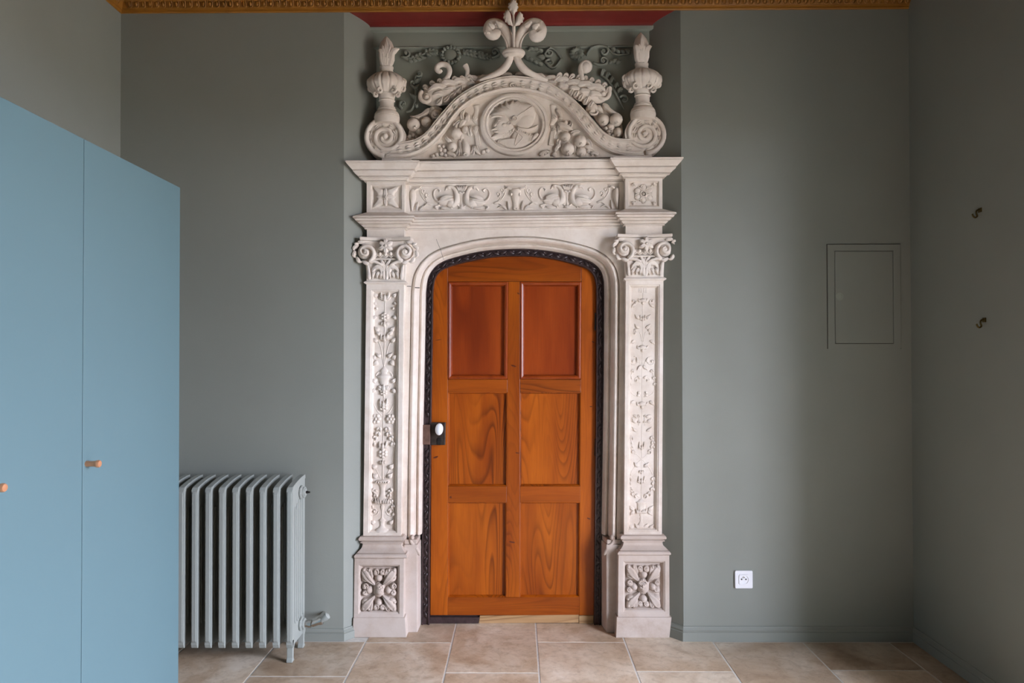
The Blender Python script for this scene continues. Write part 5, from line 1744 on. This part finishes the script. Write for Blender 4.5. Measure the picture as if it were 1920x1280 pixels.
# urn finials on the volutes
def urn(key, ax, dv, vals):
    A = lambda v: ax(v)
    Y = YN - 0.074
    mb = MB()
    V = vals
    c0 = V['c0']
    lathe(mb, A, [(V['n1'], 14), (V['n1'] + 1.5, 15.5), (V['n1'] + 3, 13.5), (c0 - 4, 13), (c0 - 2, 13.5), (c0 - 1.5, 15.5), (c0 + .5, 16), (c0 + 1, 14.5), (c0 + 2, 15), (c0 + 2.5, 17.5), (c0 + 5, 18),
                  (c0 + 5.6, 16.8), (c0 + 6.5, 17.5), (c0 + 8, 20.5), (c0 + 11, 22.5), (c0 + 15, 23.5), (c0 + 16, 22.5), (c0 + 17, 24), (c0 + 20, 24), (c0 + 30, 23)], Y, 28, 0.8)
    u = sp('urn_finial', mb, angle=40)
    mb = MB()
    b0, b1 = V['b0'], V['b1']
    h = b1 - b0
    lathe(mb, A, [(b0, 11), (b0 + .06 * h, 15), (b0 + .18 * h, 21), (b0 + .34 * h, 25), (b0 + .50 * h, 25), (b0 + .66 * h, 21), (b0 + .8 * h, 17), (b0 + .92 * h, 15), (b1, 14.5)], Y, 24, 0.72)
    sp('bulb', mb, u)
    for i in range(8):                      # drooping leaves that wrap the bulb and curl up at their tips
        a = PI * (i - .5) / 7 + .07
        mb = MB()
        r = [(b0 + .02 * h, 13), (b0 + .10 * h, 22), (b0 + .26 * h, 31.5), (b0 + .45 * h, 35), (b0 + .62 * h, 32), (b0 + .78 * h, 25.5), (b0 + .87 * h, 21), (b0 + .85 * h, 25)]
        Vv, Fc = [], []
        nS, Q = 7, CR(r, 3)
        for k, (v, rr) in enumerate(Q):
            t = k / (len(Q) - 1.0)
            wid = 0.07 + 0.175 * math.sin(PI * (.10 + .74 * t)) * (0.70 + .42 * abs(math.sin(3.4 * PI * t)))
            for j in range(nS):
                q_ = (j / (nS - 1)) * 2 - 1
                aa = a + q_ * wid
                bulge = 1 + .10 * (1 - q_ * q_) - .07 * math.exp(-(q_ / .25) ** 2)
                c = W(A(v), v, Y)
                Vv.append((c.x - math.cos(aa) * rr * PX * bulge, c.y - math.sin(aa) * rr * PX * bulge * .76, c.z))
        for k in range(len(Q) - 1):
            for j in range(nS - 1):
                Fc.append((k * nS + j, k * nS + j + 1, (k + 1) * nS + j + 1, (k + 1) * nS + j))
        mb.add(Vv, Fc)
        sp('wrapped_leaf', mb, u)
    for o_ in (-1, 1):                      # curled leaf tips standing out from the bulb
        for du, fv, r_, dy in ((29, .62, 7, .012), (12, .66, 6.5, .050), (31, .36, 6, .016), (20, .82, 5, .034)):
            vv = b0 + fv * h
            mb = MB()
            stroke(mb, [(p[0], p[1], 2.4 * (1 - .03 * j)) for j, p in enumerate(spiral(A(vv) + o_ * du, vv, r_, 1.5, -PI / 2, o_ * 1.15, 1, 12))], Y - dy, 1.5, 2, 4, True)
            sp('curled_tip', mb, u)
    mb = MB()
    f0, f1 = V['f0'], V['f1']
    lathe(mb, A, [(f1 - 1, 11.5), (f1 + 1, 13), (f1 + 4, 13), (f1 + 5.5, 11.5), (f1 + 8, 12.5), (b0 + 1, 12)], Y, 20, 0.8)
    sp('collar', mb, u)
    # leaf flame
    mb = MB()
    H = f1 - f0
    lathe(mb, A, [(f0, .6), (f0 + .08 * H, 5), (f0 + .2 * H, 10), (f0 + .35 * H, 13), (f0 + .5 * H, 14), (f0 + .7 * H, 13.5), (f0 + .9 * H, 12), (f1, 10)], Y, 18, 0.8, 6, .06)
    sp('flame', mb, u)
    for du, tipu, tv, w_ in V['fl']:
        mb = MB()
        leaf(mb, [(A(f1) + du * .5, f1 - 1), (A(f1) + du, f1 - .45 * H), (A(f1) + tipu, tv)], w_, Y - .028, 8, 2)
        sp('flame_leaf', mb, u)
    return u
urn('L', lambda v: lerp(724.5, 725.5, (v - 70) / 150), 0, dict(f0=68, f1=125, b0=136, b1=187, n1=188, c0=203,
    fl=((0, -.5, 72, 7.5), (11, 24, 92, 8), (-9, -16, 96, 8), (4, 8, 84, 6), (-5, -8, 84, 6))))
urn('R', lambda v: lerp(1201.5, 1205.5, (v - 62) / 150), 0, dict(f0=61, f1=119, b0=130, b1=178, n1=179, c0=196,
    fl=((0, -.5, 64, 8), (-9, -15, 87, 8), (10, 19, 88, 8), (3, 6, 82, 6), (-4, -6, 82, 6))))

# ================================================================== DOOR FRAME AND DOOR
def poly_at(path_px, Y): return [W(u, v, Y) for u, v in path_px]
frame = thing('trim_2', 'dark waxed oak door frame carved with running leaves', None, (0, YF_, 0), kind='structure')
FP = [(-0.10, 0.03), (0, 0.03), (0.0, 0.0), (0.10, -0.004), (0.20, -0.004), (0.24, 0.004), (0.80, 0.004), (0.84, -0.003), (0.95, -0.003), (1.0, 0.002), (1.0, 0.05)]
A_, B_ = CR([tuple(map(float, p)) for p in OUT], 5), CR([tuple(map(float, p)) for p in INN], 5)
a3, b3 = [W(u, v, YF_) for u, v in A_], [W(u, v, YF_) for u, v in B_]
for e in (0, -1):
    a3[e].z = b3[e].z = 0.0
mb = MB()
V, Fc = [], []
k = len(FP)
for p, q in zip(a3, b3):
    for t, d in FP:
        r = p.lerp(q, t)
        V.append((r.x, YF_ + d, r.z))
for i in range(len(a3) - 1):
    for j in range(k - 1):
        Fc.append((i * k + j, i * k + j + 1, (i + 1) * k + j + 1, (i + 1) * k + j))
mb.add(V, Fc)
mb.build('frame_moulding', 'frame', frame, False)
# running leaves: two mesh variants shared along the frame
def carved_piece(sg):
    mb = MB()
    def lf(x0, z0, x1, z1, w, h):
        d = Vector((x1 - x0, 0, z1 - z0))
        n = Vector((-d.z, 0, d.x)).normalized()
        V = []
        for t, ww in ((0, .25), (.35, 1), (.7, .8), (1, .1)):
            c = Vector((x0, 0, z0)) + d * t
            for s, y in ((-1, 0.002), (-.35, -h), (0, -h * .5), (.35, -h), (1, 0.002)):
                p = c + n * s * w * ww
                V.append((p.x, y * (ww ** .5 if y < 0 else 1), p.z))
        mb.add(V, [(5 * i + j, 5 * i + j + 1, 5 * i + 6 + j, 5 * i + 5 + j) for i in range(3) for j in range(4)])
    lf(-.018, -.007 * sg, .016, .007 * sg, .0065, .010)
    lf(-.004, .008 * sg, .012, .001 * sg, .004, .007)
    lf(.002, -.010 * sg, .017, -.004 * sg, .004, .008)
    return mb.mesh('carved_leaf', M['frame'], True, (0, 0, 0))
cp = (carved_piece(1), carved_piece(-1))
mid = [p.lerp(q, .52) for p, q in zip(a3, b3)]
d = [0.0]
for i in range(1, len(mid)):
    d.append(d[-1] + (mid[i] - mid[i - 1]).length)
s, c = 0.05, 0
lock_z = (W(800, 796, YF_).z, W(800, 836, YF_).z)
while s < d[-1] - 0.03:
    i = min(max(j for j in range(len(d)) if d[j] <= s), len(mid) - 2)
    t = (s - d[i]) / max(1e-6, d[i + 1] - d[i])
    p, tg = mid[i].lerp(mid[i + 1], t), (mid[i + 1] - mid[i]).normalized()
    if not (p.x < 0 and lock_z[1] - .02 < p.z < lock_z[0] + .02):
        inst('carved_leaf', cp[c % 2], frame, Matrix.Translation((p.x, YF_ + .004, p.z)) @ Matrix.Rotation(-math.atan2(tg.z, tg.x), 4, 'Y'))
    c += 1
    s += 0.037
# strike box on the frame
mb = MB()
q0, q1 = W(793, 796, YF_ - .01), W(806.5, 833, YF_ - .01)
box(mb, q0.x, q1.x, YF_ - .016, YF_ + .02, q1.z, q0.z)
mb.build('lock_keep', 'rust', frame, False, 0.0015, label='rusty brown iron lock keep')

YDR = 3.305
door = thing('door_1', 'orange stained six panel pine door with an arched top', None, (0, YDR, 0.03), kind='structure')
# outline of the leaf (a little inside the frame)
def leaf_top(u):
    pts = [p for p in CR([tuple(map(float, p)) for p in INN[6:-8]], 8)]
    for a, b in zip(pts, pts[1:]):
        if a[0] <= u <= b[0] and b[0] > a[0]:
            return lerp(a[1], b[1], (u - a[0]) / (b[0] - a[0]))
    return 540
def dpart(name, uv, mat, Yf=YDR, Yb=YDR + .036, bev=0.0015):
    mb = MB()
    pxprism(mb, uv, Yf, Yb, YDR)
    return mb.build(name, mat, door, False, bev)
VB = 1153
lt = [(u, leaf_top(u) - .5) for u in (813.2, 815, 818, 823, 829, 835, 839.5)]
dpart('stile', [(806.8, VB), (809, 791), (812.4, 560), (813.0, 538)] + lt + [(839.5, VB)], 'wood_z')
rt = [(u, leaf_top(u) - .5) for u in (1090.5, 1096, 1101, 1106, 1110, 1114, 1116.5)]
dpart('stile', [(1086.5, VB), (1088, 900), (1090.5, 528)] + rt + [(1117.2, 545), (1117, 717), (1115.5, 900), (1113.5, VB)], 'wood_z')
top = [(lerp(839.8, 1090.2, i / 24), leaf_top(lerp(839.8, 1090.2, i / 24)) - .5) for i in range(25)]
dpart('rail', [(839.8, 527.5)] + top + [(1090.2, 527.5)], 'wood_x')
dpart('mullion', [(953.3, 527.8), (975.2, 527.8), (974.5, 1119.5), (948.5, 1119.5)], 'wood_z')
ul = lambda v: lerp(840.0, 839.6, (v - 528) / 600)
ur = lambda v: lerp(1090.3, 1086.6, (v - 528) / 600)
ml = lambda v: lerp(953.1, 948.3, (v - 528) / 590)
mr_ = lambda v: lerp(975.4, 974.7, (v - 528) / 590)
for v0, v1 in ((711, 735.5), (911.5, 941.5)):
    dpart('rail', [(ul(v0), v0), (ml(v0), v0), (ml(v1), v1), (ul(v1), v1)], 'wood_x')
    dpart('rail', [(mr_(v0), v0), (ur(v0), v0), (ur(v1), v1), (mr_(v1), v1)], 'wood_x')
dpart('rail', [(ul(1119), 1119.8), (ur(1119), 1119.8), (ur(1153), VB), (ul(1153), VB)], 'wood_x')
# panels: sunk fields with a small bevelled edge; the two upper ones have a wide raised moulding
for v0, v1, up in ((528, 710.5, True), (735.5, 911, False), (941.5, 1119.5, False)):
    for fa, fb in ((ul, ml), (mr_, ur)):
        q = [(fa(v0), v0), (fb(v0), v0), (fb(v1), v1), (fa(v1), v1)]
        mb = MB()
        pxprism(mb, q, YDR + .017, YDR + .028, YDR)
        pn = mb.build('panel', 'wood_red' if up else 'wood_z', door, False)
        mb = MB()
        w = [W(u, v, YDR) for u, v in q]
        rows = ((0, -.001), (1.0, -.004), (3.0, -.005), (6.0, -.002), (7.5, .006), (8.6, .0175)) if up else ((0, .0005), (.8, .001), (1.6, .006), (2.8, .0175))
        V, Fc = [], []
        for k_, y in rows:
            e = k_ * PX
            V += [(w[0].x + e, YDR + y, w[0].z - e), (w[1].x - e, YDR + y, w[1].z - e), (w[2].x - e, YDR + y, w[2].z + e), (w[3].x + e, YDR + y, w[3].z + e)]
        for i in range(len(rows) - 1):
            for j in range(4):
                Fc.append((4 * i + j, 4 * i + (j + 1) % 4, 4 * i + 4 + (j + 1) % 4, 4 * i + 4 + j))
        mb.add(V, Fc)
        mb.build('panel_moulding', 'wood_red' if up else 'wood_z', pn, False)
# dark knots in the pine
def knot(u, v, ru, rv, rot):
    mb = MB()
    n = 14
    c = W(u, v, YDR)
    V = []
    for r, y in ((1, -.0002), (.6, -.0006), (.15, -.0006)):
        for i in range(n):
            a = 2 * PI * i / n
            x, z = ru * r * PX * math.cos(a) * (1 + .15 * math.sin(3 * a)), rv * r * PX * math.sin(a)
            V.append((c.x + x * math.cos(rot) - z * math.sin(rot), YDR + y, c.z + x * math.sin(rot) + z * math.cos(rot)))
    mb.add(V, [(j * n + i, j * n + (i + 1) % n, (j + 1) * n + (i + 1) % n, (j + 1) * n + i) for j in range(2) for i in range(n)] + [tuple(2 * n + i for i in range(n))])
    mb.build('knot', 'knotwood', door, True)
M['knotwood'] = simple('dark_knot', srgb(92, 36, 12), 0.35, 0, 90, 0.4, 0.0)
for a in ((972, 550, 4, 1.7, -.5), (963, 686, 7, 2.2, -.3), (822, 637, 8, .9, .12), (1112, 641, 4, 1.4, -.4), (970, 849, 5, 1.6, -.1), (960, 1016, 8, 2, -.2), (1104, 972, 5, 1.8, -.35),
          (817, 857, 7, 2.4, .35), (1108, 762, 3.5, 1.2, 0), (845, 932, 3, 3, .4)):
    knot(a[0], a[1], a[2] * .75, a[3] * .8, a[4])
# weather bar and sill pieces under the leaf
mb = MB(); pxprism(mb, [(804, 1156), (899, 1156.5), (897, 1168), (804, 1168)], YDR - .006, YDR + .04, YDR)
mb.build('weather_bar', 'frame', door, False, 0.002, label='dark brown strip under the door leaf')
mb = MB(); pxprism(mb, [(899.5, 1154), (1085, 1152), (1085, 1167), (897.5, 1168)], YDR - .002, YDR + .03, YDR)
mb.build('sill_strip', 'wood_raw', door, False, 0.002, label='splintered raw wood strip under the door leaf')
mb = MB(); pxprism(mb, [(1085.3, 1153.3), (1113, 1153.3), (1113, 1168), (1085.3, 1168)], YDR - .004, YDR + .03, YDR)
mb.build('weather_bar', 'wood_raw', door, False, 0.002)
mb = MB(); pxprism(mb, [(806.8, 1153.2), (1085, 1152), (1113, 1153), (1113, 1160), (806.8, 1160)], YDR + .012, YDR + .036, YDR)
mb.build('weather_bar', 'frame', door, False)
# lock
mb = MB(); pxprism(mb, [(808, 791.5), (835.5, 792), (834.5, 834), (807.5, 834)], YDR - .022, YDR, YDR - .02)
lock = mb.build('lock_case', 'iron', door, False, 0.002)
mb = MB()
kc = W(823.5, 804.5, YDR - .05)
turned(mb, (kc.x, YDR - .022, kc.z), (0, -1, 0), [(0, .011), (.004, .011), (.006, .006), (.022, .006)])
mb.build('knob_neck', 'iron', lock, True)
mb = MB()
blob(mb, 823.5, 804.5, 7.6, 11.4, YDR - .054, 6.5, -.1, 20, 12)
mb.build('knob', 'ceramic', lock, True, label='white oval porcelain knob')
mb = MB()
kp = W(823.5, 825, YDR - .022)
turned(mb, (kp.x, YDR - .0215, kp.z), (0, -1, 0), [(0, .013), (.002, .013), (.004, .011), (.005, .006)])
box(mb, kp.x - .008, kp.x + .008, YDR - .026, YDR - .0215, kp.z - .022, kp.z)
mb.build('keyhole_cover', 'black_iron', lock, True, angle=30)
mb = MB()
q0, q1 = W(804.5, 797.5, YDR - .01), W(808.5, 805.5, YDR - .01)
box(mb, q0.x, q1.x, YDR - .016, YDR - .006, q1.z, q0.z)
mb.build('latch_bolt', 'chrome', lock, False)
# hinges
for v0, v1 in ((588.5, 618), (824, 853), (1060, 1091)):
    mb = MB()
    p0, p1 = W(1117.5, v0, YDR - .008), W(1116.5, v1, YDR - .008)
    cyl(mb, (p1.x, YDR - .010, p1.z), (p0.x, YDR - .010, p0.z), .0062)
    box(mb, min(p0.x, p1.x) - .001, max(p0.x, p1.x) + .010, YDR - .004, YDR + .002, p1.z, p0.z)
    for z in (p1.z - .004, p0.z + .001):
        cyl(mb, (p0.x, YDR - .010, z), (p0.x, YDR - .010, z + .003), .0078)
    mb.build('hinge', 'black_iron', door, True, angle=40)

# ================================================================== RADIATOR
RX = W(544, 1050, 2.88).x
rad = thing('radiator', 'pale grey cast iron column radiator between the blue wardrobe and the doorway', 'radiator', (RX - .24, 2.96, 0))
RY0, RY1, RZ0, RZ1 = 2.872, 3.052, 0.064, 0.757
def rad_outline(z0):
    top = []
    for t in range(9):                     # rising top, higher at the back
        f = t / 8
        top.append((lerp(RY0 + .006, RY1 - .004, f), RZ1 - 0.026 * (1 - f) ** 1.8))
    return [(RY0, z0 + .02), (RY0, RZ1 - .040)] + top + [(RY1, RZ1 - .012), (RY1, z0 + .02), (RY1 - .012, z0), (RY0 + .012, z0)]
def section_meshes():
    body = MB()
    o = rad_outline(RZ0)
    oc = [(y - RY0, z) for y, z in o]
    prism_x(body, oc, -.0085, .0085)
    # thick front and back columns, thinner ones between, proud of the web
    fl = [(-.002, RZ0 + .012), (-.002, RZ1 - .036), (.004, RZ1 - .027), (.018, RZ1 - .020), (.022, RZ1 - .040), (.022, RZ0 + .035), (.010, RZ0 - .006), (.003, RZ0 - .002)]
    prism_x(body, fl, -.0130, .0130)
    prism_x(body, [(-.006, RZ0 + .03), (-.006, RZ1 - .050), (-.002, RZ1 - .04), (.004, RZ1 - .04), (.004, RZ0 + .02), (-.002, RZ0 + .02)], -.0085, .0085)
    D = RY1 - RY0
    tp_ = [(0.004, RZ1 - .028)] + [(lerp(.006, D - .004, t / 8), RZ1 - 0.026 * (1 - t / 8) ** 1.8 + .003) for t in range(9)] + [(D - .002, RZ1 - .016)] + [(lerp(.006, D - .004, t / 8), RZ1 - 0.026 * (1 - t / 8) ** 1.8 - .014) for t in range(8, -1, -1)]
    prism_x(body, tp_, -.0115, .0115)
    for i, yc in enumerate((.046, .072, .098, .124, .150)):
        for s in (-1, 1):
            z0, z1 = RZ0 + .085, RZ1 - .115 + .012 * i
            prism_x(body, [(yc - .008, z0 + .01), (yc - .004, z0), (yc + .004, z0), (yc + .008, z0 + .01), (yc + .008, z1 - .01), (yc + .004, z1), (yc - .004, z1), (yc - .008, z1 - .01)], s * .0085, s * .0125)
    for zc_ in (RZ0 + .055, RZ1 - .065):
        cyl(body, (-.029, .118, zc_), (.029, .118, zc_), .024)
    return body.mesh('section', M['radiator'], False, (0, 0, 0))
sec = section_meshes()
pitch = 0.0573
for i in range(12):
    o = inst('section', sec, rad, Matrix.Translation((RX - i * pitch, RY0, 0)))
    b = o.modifiers.new('bevel', 'BEVEL'); b.width, b.segments, b.limit_method = .002, 2, 'ANGLE'
for xi in (RX, RX - 11 * pitch):
    for yy, dr in ((RY0 + .004, 1), (RY1 - .030, -1)):
        mb = MB()
        prism_x(mb, [(yy - .002, RZ0 + .03), (yy + .028, RZ0 + .03), (yy + .030, RZ0 + .005), (yy + .016, RZ0 - .012), (yy + .014, .016), (yy + .022, .006), (yy + .022, 0.001), (yy - .006, 0.001), (yy - .006, .010), (yy + .000, .020), (yy + .001, RZ0 - .01)], xi - .013, xi + .013)
        mb.build('foot', 'radiator', rad, False, 0.003)
px_, pz = RX + .012, RZ1 - .065
mb = MB()
turned(mb, (px_, RY0 + .118, pz), (1, 0, 0), [(0, .030), (.006, .030), (.008, .024), (.013, .024), (.014, .018), (.020, .018), (.021, .010)], 8)
mb.build('end_plug', 'radiator', rad, False)
mb = MB()
turned(mb, (px_ + .020, RY0 + .118, pz), (1, 0, 0), [(0, .006), (.010, .006), (.010, .004), (.018, .004)])
mb.build('bleed_valve', 'black_iron', rad, True, angle=40)
pz2 = RZ0 + .055
mb = MB()
turned(mb, (px_, RY0 + .118, pz2), (1, 0, 0), [(0, .030), (.006, .030), (.008, .025), (.014, .025), (.015, .018)], 8)
mb.build('end_plug', 'radiator', rad, False)
mb = MB()
o_ = Vector((px_ + .014, RY0 + .118, pz2))
turned(mb, o_, (1, 0, 0), [(0, .014), (.016, .014), (.017, .017), (.032, .017), (.033, .011), (.050, .011)], 10)
turned(mb, o_ + Vector((.046, 0, .002)), (1, 0, .35), [(-.012, .013), (.020, .013), (.021, .016), (.034, .016), (.035, .012)], 12)
mb.build('valve_body', 'chrome', rad, True, angle=35)
mb = MB()
turned(mb, o_ + Vector((.076, 0, .014)), (1, 0, .8), [(0, .010), (.006, .012), (.022, .0155), (.034, .015), (.038, .008)], 14)
mb.build('valve_cap', 'radiator', rad, True, angle=40)
mb = MB()
cyl(mb, o_ + Vector((.052, 0, .004)), o_ + Vector((.052, .115, .004)), .008)
mb.build('pipe', 'chrome', rad, True, angle=40)

# ================================================================== WARDROBE
FX = -1.235
YE = FX * F / -(970 - 337.5)
YE = WX(336.5, 700, FX).y
WZT = WX(338.5, 352, FX).z
ward = thing('wardrobe', 'tall flat fronted blue wardrobe with small copper knobs', 'wardrobe', ((XL + FX) / 2, 1.8, 0))
seam1 = WX(155.5, 700, FX).y
seam2 = 1.570
YS = 0.98
mb = MB()
box(mb, XL + .004, FX - .021, YS, YE - .001, 0.0, WZT - .002)
mb.build('carcass', 'wardrobe', ward, False, 0.001)
G = .0012
edges = [(YE, seam1 + G), (seam1 - G, seam2 + G), (seam2 - G, YS)]
for a, b in edges:
    mb = MB()
    box(mb, FX - .019, FX, b, a, 0.06, WZT)
    dr = mb.build('door', 'wardrobe', ward, False, 0.0012)
    ky, kz = (b + .017 if b > YS else YS + .03), 1.275 - .299
    mb = MB()
    turned(mb, (FX, ky, kz), (1, 0, 0), [(0, .0085), (.003, .0085), (.012, .0078), (.026, .0088), (.030, .0095), (.0305, .0105), (.036, .0105), (.039, .0088), (.040, .005), (.0405, .0)], 20)
    mb.build('knob', 'copper', dr, True, angle=35, label='small copper knob')
mb = MB()
box(mb, FX - .035, FX - .022, YS, YE, 0.002, 0.058)
mb.build('plinth', 'wardrobe', ward, False)

# ================================================================== SMALL THINGS ON THE WALLS
# power socket
sk = W(1393.5, 1085, YW)
sock = thing('power_socket', 'white square wall socket low on the wall right of the doorway', 'socket', (sk.x, YW, sk.z))
hw = W(1410, 1085, YW).x - sk.x
def rrect(mb, cx, cz, hx, hz, r, y0, y1, n=5):
    pts = []
    for sx, sz, a0 in ((1, 1, 0), (-1, 1, PI / 2), (-1, -1, PI), (1, -1, 3 * PI / 2)):
        for i in range(n + 1):
            a = a0 + PI / 2 * i / n
            pts.append((cx + sx * (hx - r) + r * math.cos(a), cz + sz * (hz - r) + r * math.sin(a)))
    prism_y(mb, pts, y0, y1)
mb = MB(); rrect(mb, sk.x, sk.z, hw, hw, .005, YW - .010, YW)
mb.build('cover_plate', 'plastic', sock, False, 0.0015)
mb = MB()
n = 28
V, Fc = [], []
hs = hw * .58
rows = [('s', hs, -.0115), ('s', hs * .99, -.0130), ('c', hs * .86, -.0130), ('c', hs * .80, -.0050), ('c', 0.0005, -.0050)]
for kd, r, y in rows:
    for i in range(n):
        a = 2 * PI * i / n
        cx, cz = math.cos(a), math.sin(a)
        if kd == 's':
            m_ = max(abs(cx), abs(cz)); cx, cz = cx / m_, cz / m_
        V.append((sk.x + r * cx, YW + y, sk.z + r * cz))
for j in range(len(rows) - 1):
    for i in range(n):
        Fc.append((j * n + i, j * n + (i + 1) % n, (j + 1) * n + (i + 1) % n, (j + 1) * n + i))
mb.add(V, Fc)
# the plate behind is hollowed by this insert
ins = mb.build('socket_insert', 'plastic', sock, False)
for s in (-1, 1):
    mb = MB(); cyl(mb, (sk.x + s * .0095 - .001, YW - .0125, sk.z + .002), (sk.x + s * .0095 - .001, YW - .0108, sk.z + .002), .0032)
    mb.build('pin_hole', 'plastic_hole', ins, True, angle=30)
mb = MB(); turned(mb, (sk.x - .001, YW - .010, sk.z + .012), (0, -1, 0), [(0, .0026), (.010, .0026), (.012, .0012)])
mb.build('earth_pin', 'chrome', ins, True, angle=30)

# flush access panel
q = [W(u, v, YW) for u, v in ((1550.5, 458.5), (1687, 458.5), (1687.5, 653), (1551, 653))]
acc = thing('access_panel', 'flat grey green meter cupboard door set in the wall near the corner', 'panel', ((q[0].x + q[1].x) / 2, YW, q[2].z))
cx, cz, hx, hz = (q[0].x + q[1].x) / 2, (q[0].z + q[2].z) / 2, (q[1].x - q[0].x) / 2, (q[0].z - q[2].z) / 2
mb = MB()
V, Fc = [], []
i0 = W(1563.5, 470.5, YW); i1 = W(1675, 644, YW)
outer = [(cx - hx, cz - hz), (cx + hx, cz - hz), (cx + hx, cz + hz), (cx - hx, cz + hz)]
inner = [(i0.x, i1.z), (i1.x, i1.z), (i1.x, i0.z), (i0.x, i0.z)]
for ps, y in ((outer, 0), (outer, -.0055), (inner, -.0055), (inner, .0)):
    V += [(x, YW + y, z) for x, z in ps]
for i in range(3):
    for j in range(4):
        Fc.append((4 * i + j, 4 * i + (j + 1) % 4, 4 * i + 4 + (j + 1) % 4, 4 * i + 4 + j))
mb.add(V, Fc)
mb.build('frame', 'wall', acc, False, 0.0012)
mb = MB()                                   # dark strips that paint the shadow gaps round the frame and round its door
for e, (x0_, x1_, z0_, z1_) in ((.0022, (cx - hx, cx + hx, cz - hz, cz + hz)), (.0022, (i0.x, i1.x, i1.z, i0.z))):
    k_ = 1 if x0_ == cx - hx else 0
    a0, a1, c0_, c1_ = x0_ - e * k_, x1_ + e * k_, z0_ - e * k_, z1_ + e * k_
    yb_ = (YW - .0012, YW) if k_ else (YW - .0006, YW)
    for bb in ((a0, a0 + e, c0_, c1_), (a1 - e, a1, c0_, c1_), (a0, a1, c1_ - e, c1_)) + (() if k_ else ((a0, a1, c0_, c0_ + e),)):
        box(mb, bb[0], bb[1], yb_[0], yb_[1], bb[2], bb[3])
mb.build('shadow_gap', 'crack', acc, False)
g = .0024
mb = MB()
box(mb, i0.x + g, i1.x - g, YW - .0050, YW - .0008, i1.z + g, i0.z - g)
dr = mb.build('door', 'wall', acc, False, 0.0006)
lc = W(1573, 556, YW)
mb = MB()
turned(mb, (lc.x, YW - .005, lc.z), (0, -1, 0), [(0, .0175), (.0014, .0170), (.0016, .012), (.0006, .0115), (.0008, .003)], 24)
mb.build('latch', 'panelgreen', dr, True, angle=30)

# two brass hooks on the right wall
for (u, v), lab in (((1838, 397), 'small brass hook high on the dark right wall'), ((1846, 603), 'small brass hook lower down on the dark right wall')):
    p = WX(u, v, XR)
    hk = thing('wall_hook', lab, 'hook', (XR, p.y, p.z), group='brass hooks on the right wall')
    mb = MB()
    box(mb, XR - .003, XR, p.y - .010, p.y + .010, p.z - .002, p.z + .015)
    mb.build('back_plate', 'brass', hk, False, 0.001)
    mb = MB()
    pts = [(0.002, .008), (-.012, .006), (-.016, -.004), (-.012, -.016), (-.020, -.022), (-.028, -.016), (-.030, -.008)]
    P = CR(pts, 4)
    for (a, b), (c, d_) in zip(P, P[1:]):
        cyl(mb, (XR + a, p.y, p.z + b), (XR + c, p.y, p.z + d_), .0034, .0034, 8)
    mb.build('prong', 'brass', hk, True, angle=60)
